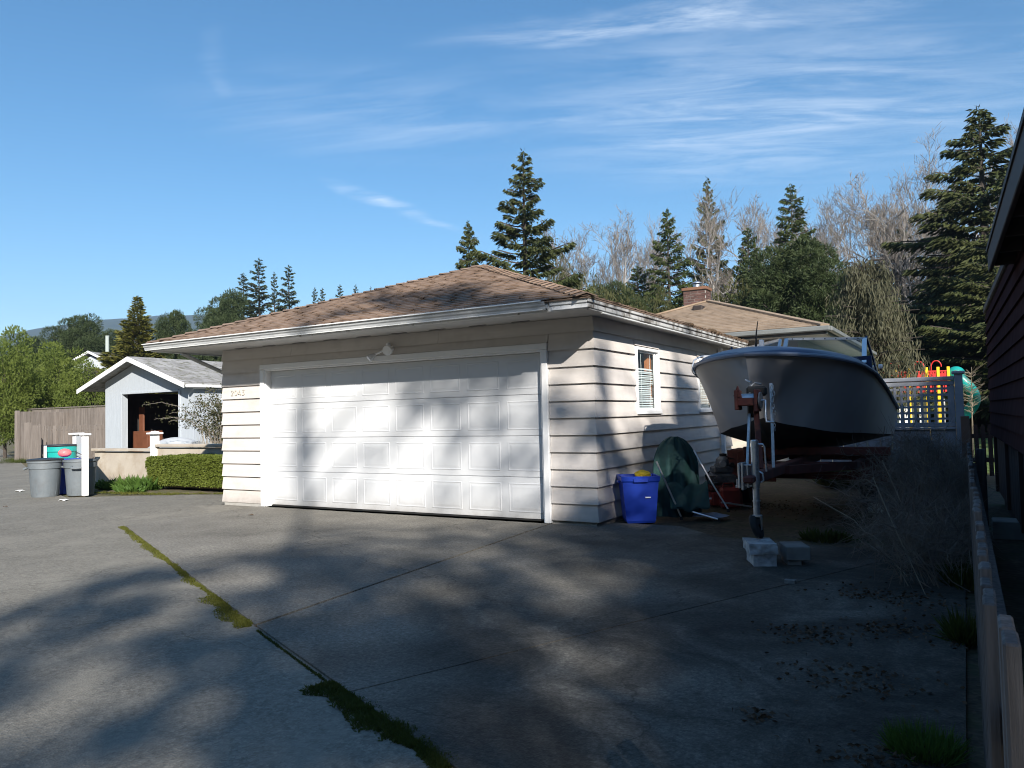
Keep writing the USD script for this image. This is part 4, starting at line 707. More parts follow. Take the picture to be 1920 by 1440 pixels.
b = MB(); b.grid(P); P2 = P + [0, 0.03, 0]; b.grid(P2[:, ::-1]); ch.part("canvas", b, M["green_canvas"], smooth=True)
b = MB(); lap_ = np.stack([np.stack([s * 0.24 + 0.08 + 0.05 * (1 - w), np.full(mth, -0.10 - 0.32 * w) + 0.02 * np.sin(s * 5), np.full(mth, 0.42 - 0.27 * w) + 0.05 * s ** 2 + 0.02 * np.sin(s * 7 + w * 5)], -1) for w in np.linspace(0, 1, 9)]); b.grid(lap_); b.grid((lap_ - [0, 0, 0.02])[:, ::-1]); ch.part("seat_canvas", b, M["green_canvas"], smooth=True)
legs = [[(-0.30, -0.30, 0.74), (-0.02, -0.36, 0.04)], [(0.22, -0.10, 0.86), (0.40, -0.22, 0.46), (0.58, -0.30, 0.12)], [(0.02, -0.36, 0.14), (0.42, -0.46, 0.02)], [(0.0, -0.22, 0.20), (0.16, -0.24, 0.24), (0.40, -0.20, 0.25)], [(0.52, -0.2, 0.20), (0.78, -0.1, 0.15), (0.94, -0.08, 0.12)]]
for l in legs: ch.part("leg", MB().tube(l, 0.0115, 8), M["alu"], smooth=40)
for (x, y, z) in ((-0.02, -0.36, 0.035), (0.42, -0.46, 0.02), (0.58, -0.30, 0.11)): ch.part("foot", MB().lathe([(0, z - 0.02), (0.02, z - 0.02), (0.02, z + 0.02), (0, z + 0.02)], (x, y, 0), 10), M["rubber"])
b = MB(); P = np.array([[(x, y, 0.03 + 0.05 * meshkit.noise(np.array([[x * 9, y * 9, 0]]))[0]) for x in np.linspace(0, 0.42, 9)] for y in np.linspace(0, 0.26, 7)]); b.grid(P + [0.82, 0.98, 0])
solo("pale_cloth", b, M["pale_cloth"], "pale blue rag lying on the ground below the green chair", "cloth", smooth=True)

en = T("engine", "greasy grey engine block with carburettor beside the trailer wheel", "engine", (0.80, 2.55, 0.0), 0.53)
en.part("stand", MB().cbox(-0.20, 0.24, -0.16, 0.16, 0.0, 0.20, 0.02), M["red_paint"]); en.part("pan", MB().cbox(-0.22, 0.20, -0.15, 0.15, 0.205, 0.30, 0.04), M["rust_red"])
en.part("crankcase", MB().cbox(-0.20, 0.19, -0.14, 0.14, 0.30, 0.46, 0.04).cbox(-0.15, 0.15, -0.12, 0.12, 0.46, 0.56, 0.03), M["engine_grey"])
for k in range(4): en.part("cooling_fin", MB().cbox(-0.225, -0.10, -0.155, 0.12, 0.325 + k * 0.033, 0.337 + k * 0.033, 0.003), M["engine_grey"])
en.part("flywheel", MB().lathe([(0, 0.56), (0.10, 0.56), (0.11, 0.60), (0.10, 0.66), (0.06, 0.70), (0, 0.70)], (0.02, 0, 0), 20), M["engine_grey"], smooth=35)
en.part("cap", MB().lathe([(0, 0.70), (0.05, 0.70), (0.055, 0.735), (0, 0.745)], (0.02, 0, 0), 16), M["rubber"], smooth=35)
cyl = lambda r, h: trimesh.creation.cylinder(r, h).apply_transform(trimesh.transformations.rotation_matrix(PI / 2, [1, 0, 0]))
for (x, z, r, mat) in ((-0.03, 0.60, 0.045, "block_pale"), (-0.13, 0.585, 0.022, "block_pale"), (0.10, 0.585, 0.03, "rubber"), (-0.10, 0.40, 0.04, "engine_grey")):
    m = cyl(r, 0.06); m.apply_translation([x, -0.145, z]); en.part("port", MB().tm(m), M[mat], smooth=40)
for pts in ([(0.06, -0.1, 0.68), (0.16, -0.12, 0.66), (0.24, -0.10, 0.52), (0.30, -0.05, 0.48)], [(0.05, -0.05, 0.70), (0.2, -0.05, 0.7), (0.28, 0.0, 0.58), (0.33, 0, 0.47)], [(-0.2, -0.1, 0.5), (-0.27, -0.12, 0.44), (-0.24, -0.14, 0.32)]): en.part("hose", MB().tube(pts, 0.011, 8), M["rubber"], smooth=40)
fc = T("fuel_can", "red fuel can with a pale spout on the ground beside the engine", "fuel can", (0.98, 2.25, 0.0), 0.5)
fc.part("body", MB().cbox(-0.14, 0.14, -0.09, 0.09, 0.0, 0.28, 0.03), M["red_paint"]); fc.part("handle", MB().tube([(-0.10, 0, 0.275), (-0.08, 0, 0.34), (0.05, 0, 0.34), (0.07, 0, 0.275)], 0.013, 8), M["red_paint"]); fc.part("spout", MB().lathe([(0.03, 0.275), (0.03, 0.31), (0.018, 0.32), (0.016, 0.40), (0, 0.40)], (0.11, 0, 0), 12), M["white_plastic"])

# ---------------------------------------------------------------- trailer
tr = T("boat_trailer", "rusty red boat trailer with a galvanised jack propped on concrete blocks", "trailer", (2.0, 0.0, 0.0), 0.0)
ax = 2.95
tr.part("tongue", MB().cbox(0.10, 0.20, -1.28, 2.2, 0.68, 0.78, 0.01), M["rust_red"])
tr.part("coupler", MB().cbox(0.105, 0.195, -1.52, -1.28, 0.70, 0.765, 0.02), M["rust_red"])
for s in (-1, 1): tr.part("side_rail", MB().bar((0.15 + s * 0.06, -0.1, 0.72), (0.05 + s * 0.62, 1.6, 0.66), 0.06, 0.09).bar((0.05 + s * 0.62, 1.6, 0.66), (0.0 + s * 0.66, 5.0, 0.62), 0.06, 0.09), M["rust_red"])
for y, w, z in ((0.95, 0.42, 0.69), (2.0, 0.68, 0.62), (ax, 0.88, 0.42), (4.4, 0.68, 0.60)): tr.part("cross_member", MB().cbox(-w + 0.06, w + 0.06, y - 0.04, y + 0.04, z - 0.05, z + 0.05, 0.008), M["rust_red"])
tr.part("cross_member", MB().cbox(-0.56, 1.10, 1.2, 1.28, 0.80, 0.90, 0.01), M["rust_red"])
for s in (-1, 1):
    wx = -0.14 + s * 0.82
    wheel = MB(); prof = [(0.17, -0.085), (0.27, -0.085), (0.295, -0.06), (0.30, 0.0), (0.295, 0.06), (0.27, 0.085), (0.17, 0.085), (0.17, -0.085)]
    n = 32; t = np.arange(n) * 2 * PI / n; P = np.stack([np.stack([np.full(n, wx + p[1]), ax + p[0] * np.cos(t), 0.29 + p[0] * np.sin(t)], -1) for p in prof]); P = np.concatenate([P, P[:, :1]], 1); wheel.grid(P)
    w = tr.part("wheel", wheel, M["rubber"], smooth=40)
    rim = MB(); P = np.stack([np.stack([np.full(n, wx + x), ax + r * np.cos(t), 0.29 + r * np.sin(t)], -1) for r, x in ((0.001, -0.05), (0.05, -0.06), (0.10, -0.03), (0.165, -0.06), (0.165, 0.06), (0.10, 0.03), (0.001, 0.05))]); P = np.concatenate([P, P[:, :1]], 1); rim.grid(P); tr.part("rim", rim, M["rust_red"], under=w)
    fa, fb = wx - 0.15, wx + 0.15; a = np.radians([10, 40, 65, 90, 115, 140, 170]); fd = MB()
    pts = [(ax - 0.42, 0.42), (ax - 0.40, 0.66), (ax - 0.24, 0.78), (ax + 0.24, 0.78), (ax + 0.40, 0.66), (ax + 0.42, 0.42)]
    P = np.array([[(x, y, z) for (y, z) in pts] for x in (fa, fb)]); fd.grid(P); fd.grid((P + np.array([0, 0, 0.012]))[:, ::-1]); fd.box(fa, fb, ax - 0.435, ax - 0.421, 0.40, 0.79)
    tr.part("fender", fd, M["rust_red"])
    tr.part("mud_board", MB().cbox(*((-0.95, -0.43) if s < 0 else (0.66, 0.98)), ax - 0.52, ax - 0.49, 0.36, 0.78, 0.01), M["rust_red"])
# winch post and winch
tr.part("winch_post", MB().bar((0.10, -0.78, 0.78), (0.02, -0.56, 1.50), 0.05, 0.05), M["rust_red"]); tr.part("winch_post", MB().bar((0.19, -0.62, 0.78), (0.17, -0.50, 1.62), 0.028, 0.05), M["steel"])
tr.part("winch_strut", MB().bar((-0.04, -0.72, 0.82), (-0.03, -0.60, 1.32), 0.026, 0.026), M["steel"])
tr.part("winch_body", MB().cbox(-0.12, 0.09, -0.78, -0.62, 1.40, 1.48, 0.01).cbox(-0.13, -0.10, -0.80, -0.60, 1.36, 1.56, 0.008).cbox(0.06, 0.09, -0.80, -0.60, 1.34, 1.56, 0.008).prism([(-0.14, 1.50), (-0.06, 1.48), (-0.10, 1.60)], 1, -0.78, -0.74), M["rust_red"])
m = trimesh.creation.cylinder(0.062, 0.15); m.apply_transform(trimesh.transformations.rotation_matrix(PI / 2, [0, 1, 0])); m.apply_translation([-0.02, -0.70, 1.46]); tr.part("winch_drum", MB().tm(m), M["steel"], smooth=40)
m = trimesh.creation.cylinder(0.085, 0.014); m.apply_transform(trimesh.transformations.rotation_matrix(PI / 2, [0, 1, 0])); m.apply_translation([0.105, -0.70, 1.45]); tr.part("winch_gear", MB().tm(m), M["engine_grey"], smooth=40)
tr.part("winch_crank", MB().tube([(0.11, -0.70, 1.45), (0.15, -0.70, 1.45), (0.16, -0.74, 1.30), (0.165, -0.75, 1.24), (0.24, -0.75, 1.235)], 0.012, 8), M["steel"], smooth=40)
tr.part("bow_stop", MB().cbox(-0.07, 0.10, -0.56, -0.34, 1.50, 1.60, 0.03).cbox(-0.055, 0.03, -0.60, -0.44, 1.28, 1.42, 0.03), M["rubber"])
b = MB(); q = rng_of(3)
for k in range(14):
    t_ = np.arange(12) * 2 * PI / 11; c = np.array([0.20 + 0.008 * math.sin(k), -0.60 + 0.003 * k, 1.58 - k * 0.032]); a = k % 2; b.tube([c + 0.016 * np.cos(x) * np.array([1 - a, a, 0]) + 0.023 * np.sin(x) * np.array([0, 0, 1]) for x in t_], 0.0045, 5, cap=False)
tr.part("chain", b, M["steel"])
tr.part("winch_strap", MB().tube([(-0.02, -0.62, 1.50), (-0.06, -0.40, 1.60), (-0.10, -0.18, 1.66)], 0.014, 6).tube([(-0.06, -0.40, 1.60), (-0.02, -0.36, 1.64), (0.05, -0.38, 1.62)], 0.012, 6), M["engine_grey"], smooth=40)
# tongue jack
jx, jy = 0.185, -1.36
jk = tr.part("jack", MB().lathe([(0.030, 0.40), (0.030, 0.66), (0.036, 0.66), (0.036, 1.07), (0.030, 1.085), (0.0, 1.085)], (jx, jy, 0), 20), M["steel"], smooth=35)
tr.part("jack_bracket", MB().cbox(jx - 0.145, jx - 0.128, jy - 0.06, jy + 0.06, 0.645, 0.875, 0.004).cbox(jx - 0.112, jx - 0.092, jy - 0.07, jy + 0.05, 0.63, 0.88, 0.004).cbox(jx - 0.07, jx - 0.052, jy - 0.05, jy + 0.05, 0.65, 0.86, 0.004).cbox(jx - 0.128, jx - 0.03, jy - 0.028, jy + 0.028, 0.845, 0.862, 0.003).cbox(jx - 0.128, jx - 0.03, jy - 0.028, jy + 0.028, 0.662, 0.678, 0.003), M["steel"], under=jk)
tr.part("jack_handle", MB().tube([(jx + 0.025, jy, 1.045), (jx + 0.075, jy - 0.005, 1.045), (jx + 0.09, jy - 0.005, 1.02), (jx + 0.098, jy - 0.005, 0.82), (jx + 0.10, jy - 0.005, 0.80)], 0.0085, 8).tube([(jx + 0.03, jy, 0.80), (jx + 0.07, jy - 0.02, 0.78), (jx + 0.075, jy - 0.02, 0.72), (jx + 0.05, jy - 0.02, 0.70)], 0.008, 8), M["steel"], smooth=40, under=jk)
for z in (0.53, 0.64): tr.part("jack_collar", MB().lathe([(0.030, z - 0.008), (0.034, z - 0.006), (0.034, z + 0.006), (0.030, z + 0.008)], (jx, jy, 0), 20), M["steel"], under=jk)
tr.part("jack_fork", MB().cbox(jx - 0.042, jx + 0.042, jy - 0.03, jy + 0.03, 0.385, 0.405, 0.004).cbox(jx - 0.042, jx - 0.036, jy - 0.025, jy + 0.025, 0.27, 0.386, 0.002).cbox(jx + 0.036, jx + 0.042, jy - 0.025, jy + 0.025, 0.27, 0.386, 0.002), M["steel"], under=jk)
prof = [(0.02, -0.03), (0.09, -0.032), (0.102, -0.02), (0.105, 0.0), (0.102, 0.02), (0.09, 0.032), (0.02, 0.03)]; n = 28; t = np.arange(n + 1) * 2 * PI / n
b = MB(); b.grid(np.stack([np.stack([np.full(n + 1, jx - 0.008 + p[1]) - 0.03 * p[0] / 0.1 * np.sin(t), jy + p[0] * np.cos(t), 0.302 + p[0] * np.sin(t)], -1) for p in prof])); tr.part("jack_wheel", b, M["rubber"], smooth=40, under=jk)
# blocks
def rough(x0, x1, y0, y1, z0, z1, seed, amp=0.012):
    m = trimesh.creation.box([x1 - x0, y1 - y0, z1 - z0])
    for _ in range(4): m = m.subdivide()
    v = np.array(m.vertices); n = norm(v); v = v + n * amp * (meshkit.fbm(v * 14 + seed, 4)[:, None] - 0.6) * 2; return v + [(x0 + x1) / 2, (y0 + y1) / 2, (z0 + z1) / 2], np.array(m.faces)
def rot2(vf, c, a):
    v, f = vf; d = v[:, :2] - c; ca, sa = math.cos(a), math.sin(a); v = v.copy(); v[:, 0] = c[0] + ca * d[:, 0] - sa * d[:, 1]; v[:, 1] = c[1] + sa * d[:, 0] + ca * d[:, 1]; return v, f
c = np.array([2.24, -1.52])
solo("concrete_block", rot2(rough(2.12, 2.36, -1.68, -1.32, 0.105, 0.195, 1, 0.02), c, 0.4), M["block_pale"], "chipped pale concrete block directly under the jack wheel", "concrete block", smooth=35)
solo("concrete_block", rot2(rough(2.15, 2.35, -1.67, -1.33, 0.0, 0.104, 2, 0.022), c, 0.42), M["block_pale"], "lower chipped concrete block carrying the one under the jack wheel", "concrete block", smooth=35)
cb = T("concrete_block", "plain grey concrete block on the ground right of the jack blocks", "concrete block", (2.52, -1.42, 0.0), 0.42)
cb.part("block", MB().cbox(-0.10, 0.10, -0.10, 0.19, 0.045, 0.165, 0.006).cbox(-0.085, 0.03, -0.075, 0.17, 0.0, 0.044, 0.004), M["block"])
solo("stone", rough(2.70, 2.88, 2.47, 2.63, -0.02, 0.10, 7, 0.035), M["stone"], "pale rough stone on the soil in front of the trailer's right wheel", "stone", smooth=True)

# ---------------------------------------------------------------- boat
bt = T("motor_boat", "old grey hulled motor boat with navy deck and framed windscreen on trailer", "boat", (1.86, 0.0, 0.0), -0.015)
ys = np.array([-0.22, -0.16, -0.05, 0.12, 0.35, 0.65, 1.0, 1.4, 1.9, 2.5, 3.2, 4.0, 4.9])
bgw = np.interp(ys, [-0.22, -0.16, -0.05, 0.12, 0.35, 0.65, 1.0, 1.4, 1.9, 2.6, 3.4, 5], [0.0, 0.15, 0.32, 0.50, 0.68, 0.84, 0.95, 1.01, 1.04, 1.04, 1.03, 1.0])
zgw = np.interp(ys, [-0.22, 0, 0.35, 1.0, 1.9, 2.6, 3.4, 4.2, 5.0], [1.965, 1.955, 1.93, 1.865, 1.76, 1.67, 1.56, 1.44, 1.33])
zkl = np.interp(ys, [-0.22, -0.16, -0.05, 0.12, 0.35, 0.65, 1.0, 1.4, 1.9, 2.6, 5], [1.96, 1.80, 1.60, 1.39, 1.20, 1.03, 0.91, 0.83, 0.78, 0.76, 0.70])
zch = np.maximum(np.interp(ys, [-0.22, -0.16, -0.05, 0.12, 0.35, 0.65, 1.0, 1.4, 1.9, 2.6, 3.4, 5], [1.96, 1.80, 1.61, 1.42, 1.25, 1.15, 1.09, 1.06, 1.04, 1.01, 0.98, 0.92]), zkl)
bch = np.interp(ys, [-0.22, -0.16, -0.05, 0.12, 0.35, 0.65, 1.0, 1.4, 1.9, 2.6, 3.4, 5], [0.0, 0.01, 0.03, 0.09, 0.22, 0.42, 0.62, 0.77, 0.87, 0.92, 0.94, 0.94])
from scipy.interpolate import PchipInterpolator as PI_
yf = np.concatenate([np.linspace(-0.22, 0.65, 22), np.linspace(0.72, 4.9, 40)])
bgw, zgw, zkl, zch, bch = (PI_(ys, a)(yf) for a in (bgw, zgw, zkl, zch, bch))
NS = 11; w = np.linspace(0, 1, NS)
bow_ = yf < 0.30; zch = np.where(bow_, zkl, np.maximum(zch, zkl)); bch = np.where(bow_, 0.0, bch * np.clip((yf - 0.30) / 0.35, 0, 1) ** 0.6)
side = np.zeros((len(yf), NS, 3)); bot = np.zeros((len(yf), 9, 3))
for i in range(len(yf)):
    fl_ = 0.30 * math.exp(-((yf[i] - 0.1) / 0.9) ** 2)
    bw = bgw[i] + (bch[i] - bgw[i]) * (w + fl_ * w * (1 - w)); zz = zgw[i] + (zch[i] - zgw[i]) * w
    side[i, :, 0] = np.maximum(bw, 0); side[i, :, 1] = yf[i]; side[i, :, 2] = zz
    w2 = np.linspace(0, 1, 9); bot[i, :, 0] = bch[i] * (1 - w2); bot[i, :, 1] = yf[i]; bot[i, :, 2] = zch[i] + (zkl[i] - zch[i]) * (w2 ** 0.92)
mir = np.array([-1, 1, 1.0])
b = MB(); b.grid(side); b.grid((side * mir)[:, ::-1]); tv = np.concatenate([side[-1], bot[-1], (bot[-1] * mir)[::-1], (side[-1] * mir)[::-1]]); b.add(np.vstack([tv, tv.mean(0)[None]]), [(k, k + 1, len(tv)) for k in range(len(tv) - 1)]); bt.part("hull", b, M["hull"], smooth=38)
b = MB(); b.grid(bot); b.grid((bot * mir)[:, ::-1]); bt.part("hull_bottom", b, M["antifoul"], smooth=38)
b = MB()
for s in (1, -1): b.tube(side[2:, 0] * [s, 1, 1] + [s * 0.012, 0, -0.012], 0.024, 8)
b.tube(np.vstack([side[2:0:-1, 0] * [-1, 1, 1] + [-0.012, 0, -0.012], [[0, -0.245, 1.953]], side[1:3, 0] + [0.012, 0, -0.012]]), 0.024, 8); bt.part("rub_rail", b, M["rail_grey"], smooth=40)
crown = lambda y: np.interp(y, [-0.22, 0.2, 0.8, 1.6, 2.3], [0.04, 0.11, 0.18, 0.28, 0.36])
yd = yf[yf <= 2.3]; nd = len(yd); u = np.linspace(-1, 1, 25); P = np.zeros((nd, 25, 3))
for i in range(nd):
    e = np.clip(1 - u ** 2, 0, 1); P[i, :, 0] = bgw[i] * u * 0.995; P[i, :, 1] = yd[i]; P[i, :, 2] = zgw[i] + 0.012 + crown(yd[i]) * e ** 0.6 * min(1, bgw[i] / 0.5)
b = MB(); b.grid(P); bt.part("foredeck", b, M["navy"], smooth=50)
b = MB()
for s in (-1, 1):
    ia = nd - 1; Pn = np.array([[(s * bgw[i], yf[i], zgw[i] + 0.012), (s * (bgw[i] - 0.05), yf[i], zgw[i] + 0.09), (s * (bgw[i] - 0.24), yf[i], zgw[i] + 0.11), (s * (bgw[i] - 0.25), yf[i], zgw[i] - 0.4)] for i in range(ia, len(yf))]); b.grid(Pn if s > 0 else Pn[:, ::-1])
b.box(-0.95, 0.95, 2.3, 2.34, 1.25, 2.02); b.box(-0.8, 0.8, 2.3, 4.9, 1.18, 1.22); bt.part("side_deck", b, M["navy"])
# windscreen
WY = 2.02; wl, wr = (-0.86, 2.42, 2.05), (0.86, 2.30, 1.93); cl, cr = (-0.14, WY, 2.145), (-0.06, WY, 2.14); tl, tcl, tcr, trr = (-0.76, 2.58, 2.23), (-0.14, 2.16, 2.29), (-0.06, 2.16, 2.295), (0.86, 2.44, 2.26)
ws_ = bt.part("windscreen", MB().bar(tl, tcl, 0.03, 0.035).bar(tcr, trr, 0.025, 0.032).bar(wr, trr, 0.055, 0.03, up=(0, 1, 0.3)).bar(wl, tl, 0.05, 0.03, up=(0, 1, 0.3)).bar(cl, tcl, 0.035, 0.03, up=(0, 1, 0.3)).bar(cr, tcr, 0.05, 0.03, up=(0, 1, 0.3)), M["alu"])
for A4 in ((wl, cl, tcl, tl), (cr, wr, trr, tcr)):
    v = np.array(A4); b = MB(); b.add(v, [(0, 1, 2, 3)]); bt.part("screen_pane", b, M["windscreen"], under=ws_)
sw = (1.0, 3.2, 1.72), (0.98, 3.1, 1.98)
for s in (-1, 1):
    v = np.array([(s * 0.88, 2.32, 1.93 if s > 0 else 2.0), (s * 0.94, 3.1, 1.72), (s * 0.90, 2.95, 2.0), (s * 0.88, 2.45, 2.28 if s > 0 else 2.25)]); b = MB(); b.add(v, [(0, 1, 2, 3)] if s > 0 else [(3, 2, 1, 0)]); bt.part("side_pane", b, M["windscreen"], under=ws_)
    bt.part("side_frame", MB().bar(v[3], v[2], 0.025, 0.03).bar(v[2], v[1], 0.025, 0.03), M["navy"], under=ws_)
for k in range(7): p = np.array(tcr) + (np.array(trr) - np.array(tcr)) * (0.08 + 0.14 * k); bt.part("snap", MB().add(*(lambda m: (np.array(m.vertices) + p + [0, -0.017, 0.0], m.faces))(trimesh.creation.icosphere(1, 0.008))), M["rubber"], under=ws_)
bt.part("deck_fitting", MB().cbox(-0.25, -0.12, 0.98, 1.14, 2.04, 2.12, 0.01), M["rubber"])
bt.part("antenna", MB().tube([(-0.20, 1.06, 2.10), (-0.185, 1.05, 2.30), (-0.16, 1.04, 2.44)], [0.014, 0.009, 0.005], 8), M["rubber"], smooth=40)
bt.part("bow_light", MB().cbox(-0.155, -0.105, 1.03, 1.09, 2.10, 2.21, 0.008), M["white_plastic"])
for x0, y in ((0.40, 1.05), (0.58, 1.3)):
    zc = 2.0 - 0.03 * (x0 > 0.5); bt.part("cleat", MB().tube([(x0 - 0.05, y, zc - 0.05), (x0 - 0.045, y, zc), (x0 - 0.02, y, zc + 0.03), (x0 + 0.02, y, zc + 0.035), (x0 + 0.05, y, zc + 0.01), (x0 + 0.055, y, zc - 0.06)], 0.010, 8), M["alu"], smooth=40)
bt.part("mooring_rope", MB().tube([(-0.62, 1.0, 2.06), (-0.74, 0.62, 2.02), (-0.80, 0.50, 1.97), (-0.81, 0.47, 1.90), (-0.79, 0.44, 1.84), (-0.75, 0.40, 1.80)], 0.009, 6), M["alu"], smooth=40)
bt.part("deck_plate", MB().cbox(-0.72, -0.62, 0.62, 0.66, 1.99, 2.03, 0.004), M["white_plastic"])
bt.part("bow_eye", MB().tube([(-0.02, -0.12, 1.68), (-0.02, -0.17, 1.68), (0.02, -0.17, 1.66), (0.02, -0.10, 1.64)], 0.010, 8), M["steel"])
for s in (-1, 1): bt.part("stern_light", MB().lathe([(0, -0.03), (0.022, -0.03), (0.03, 0.0), (0.022, 0.03), (0, 0.03)], (s * 0.96, 3.2, 1.92), 12), M["white_plastic"], smooth=True)

# ---------------------------------------------------------------- fences on the right
lf = T("lattice_fence", "grey fence with square lattice top and capped post right of the boat", "fence", world=True)
ly, lx0, lx1, lz0, lz1 = 7.0, 1.25, 3.70, 1.06, 1.80
lf.part("cap_rail", MB().cbox(lx0, lx1, ly - 0.07, ly + 0.05, lz1, lz1 + 0.07, 0.008), M["lattice"]); lf.part("rail", MB().cbox(lx0, lx1, ly - 0.045, ly + 0.025, lz1 - 0.085, lz1 - 0.004), M["lattice"]); lf.part("rail", MB().cbox(lx0, lx1, ly - 0.045, ly + 0.025, lz0 - 0.08, lz0), M["lattice"]); lf.part("rail", MB().cbox(lx0, lx1, ly - 0.06, ly + 0.03, lz0 - 0.125, lz0 - 0.083), M["lattice"])
for i, x in enumerate(np.arange(lx0, lx1 - 0.05, 0.1065)): lf.part("lattice_slat", MB().box(x, x + 0.042, ly - 0.022, ly - 0.012, lz0 - 0.003, lz1 - 0.08), M["lattice"])
for i, z in enumerate(np.arange(lz0 + 0.045, lz1 - 0.09, 0.1065)): lf.part("lattice_slat", MB().box(lx0, lx1, ly - 0.009, ly + 0.001, z, z + 0.042), M["lattice"])
lf.part("trim", MB().cbox(lx1 - 0.07, lx1 - 0.002, ly - 0.035, ly + 0.02, lz0 + 0.002, lz1 - 0.087), M["lattice"])
for x in np.arange(lx0, lx1 - 0.02, 0.206): lf.part("board", MB().cbox(x, min(x + 0.202, lx1), ly - 0.012, ly + 0.012, 0.05, lz0 - 0.127), M["lattice"])
lf.part("post", MB().cbox(3.702, 3.832, ly - 0.08, ly + 0.05, 0.0, 1.90, 0.008), M["lattice"]); lf.part("post_cap", MB().cbox(3.665, 3.87, ly - 0.115, ly + 0.085, 1.902, 1.955, 0.015), M["lattice"])
solo("brown_post", MB().cbox(3.775, 3.905, 6.5, 6.6, 0.0, 1.17, 0.006), M["brown_stain"] if False else pm("tan_post_wood", (0.13, 0.075, 0.05), (0.17, 0.10, 0.07), rough=0.9), "flat topped tan timber post just right of the lattice fence post", "post")
sp = T("dark_picket_fence", "small dark rounded picket fence in front of the far lawn", "fence", world=True)
for i, x in enumerate(np.arange(3.86, 6.0, 0.108)):
    m = MB(); m.prism([(x, 0.05), (x + 0.072, 0.05), (x + 0.072, 0.93), (x + 0.056, 0.985), (x + 0.036, 1.0), (x + 0.016, 0.985), (x, 0.93)], 1, 8.0, 8.02); sp.part("picket", m, M["brown_stain"])
for z in (0.30, 0.74): sp.part("rail", MB().cbox(3.8, 6.0, 8.022, 8.06, z, z + 0.08), M["brown_stain"])
pk = T("grey_picket_fence", "weathered grey picket fence seen edge on down the right side", "fence", world=True)
q = rng_of(51)
def fx(y): return 3.880 - 0.002 * (y + 7)
yy = list(np.arange(-7.06, -6.90, 0.115)) + list(np.arange(-6.62, 1.1, 0.118))
for y in yy:
    h = 0.95 + q.uniform(-0.02, 0.02) + (0.02 if y < -6.8 else 0); x = fx(y) + q.uniform(-0.006, 0.006) + (0.022 if y < -6.8 else 0); w = 0.092 + q.uniform(-0.004, 0.004); tl_ = q.uniform(-0.012, 0.012)
    m = MB(); v, f = MB().cbox(-0.012, 0.012, 0, w, 0.02, h, 0.004).vf(); v = v.copy(); v[:, 1] += tl_ * v[:, 2]; m.add(v + [x, y, 0], f); pk.part("picket", m, M["picket"])
for z in (0.22, 0.70): pk.part("rail", MB().bar((fx(-7.1) + 0.035, -7.1, z), (fx(1.1) + 0.035, 1.1, z), 0.04, 0.08), M["picket"])
for y in (0.4,): pk.part("post", MB().cbox(fx(y) + 0.058, fx(y) + 0.14, y - 0.04, y + 0.04, 0, 0.92), M["picket"])

# ---------------------------------------------------------------- playground and far things
pg = T("playground", "red and yellow playground tower with hoop rails and teal slide behind the lattice", "playground", (2.62, 23.6, 0.0), 0.12)
for x in (-0.55, 0.05, 0.42, 0.75): pg.part("post", MB().cbox(x - 0.05, x + 0.05, -0.06, 0.04, 0.0, 2.78, 0.01), M["play_yellow"])
for x in (-0.9, 1.05): pg.part("post", MB().cbox(x - 0.05, x + 0.05, 1.0, 1.1, 0.0, 2.78, 0.01), M["play_yellow"])
pg.part("deck", MB().box(-1.9, 0.75, 0.0, 1.1, 1.72, 1.80), M["dark"])
for x in np.arange(-1.85, 0.70, 0.095): pg.part("rail_bar", MB().box(x, x + 0.062, -0.03, -0.005, 1.86, 2.60), M["play_red"])
pg.part("rail_top", MB().bar((-1.9, -0.02, 2.63), (0.72, -0.02, 2.63), 0.05, 0.05), M["play_red"]); pg.part("rail_back", MB().box(-1.9, 0.75, 1.02, 1.04, 1.86, 2.58), M["play_red"])
for x in (-1.0, -0.15, 0.42): t = np.linspace(0, PI, 11); pg.part("hoop", MB().tube([(x + 0.17 * math.cos(a), 0.5, 2.6 + 0.20 + 0.24 * math.sin(a)) for a in t] + [(x - 0.17, 0.5, 2.55)], 0.022, 6), M["play_red"], smooth=40)
sl = MB(); t = np.linspace(0, 1, 36); ang = -0.6 + t * 4.2; cx = np.stack([1.25 + 0.34 * np.sin(ang), 0.2 - 0.34 * np.cos(ang) + 0.2, 2.42 - 1.7 * t], -1); sl.tube(cx, 0.20, 14, cap=False); sl.tube(cx[::-1], 0.19, 14, cap=False); pg.part("tube_slide", sl, M["teal"], smooth=50)
m = trimesh.creation.icosphere(3, 0.30); v = np.array(m.vertices) * [1, 1, 0.95] + [1.02, 0.2, 2.5]; pg.part("slide_hood", (v, np.array(m.faces)), M["teal"], smooth=True)
for x in (-1.6, -1.2, -0.7, -0.2, 0.3): pg.part("panel", MB().box(x, x + 0.36, 0.55, 0.58, 0.4, 1.6), M["white_plastic"])
pole = solo("utility_pole", MB().tube([(-53.9, 26.7, 0), (-53.9, 26.7, 8.3)], [0.17, 0.13], 10).cbox(-54.0, -53.8, 26.6, 26.8, 8.3, 8.36), M["pole_wood"], "pale utility pole rising behind the far roof on the left", "utility pole")
fh = T("far_house", "distant gabled house with white barge boards above the green shrubs", "house", (-55.3, 26.0, 0.0), 0.45)
fh.part("wall", MB().box(-2.2, 2.2, 0.4, 9, 0, 5.6).prism([(-2.2, 5.6), (2.2, 5.6), (0, 6.85)], 1, 0.4, 0.6), M["bluegrey"])
for s in (-1, 1): fh.part("roof", MB().prism([(0, 7.18), (s * 2.7, 5.82), (s * 2.7, 5.74), (0, 7.08)], 1, 0.02, 9.2), M["shingle_grey"]); fh.part("barge_board", MB().prism([(0, 7.22), (s * 2.72, 5.84), (s * 2.72, 5.68), (0, 7.04)], 1, -0.05, 0.01), M["white"])
fh.part("window", MB().box(-0.6, 0.6, 0.34, 0.39, 5.0, 5.9), M["dark"])
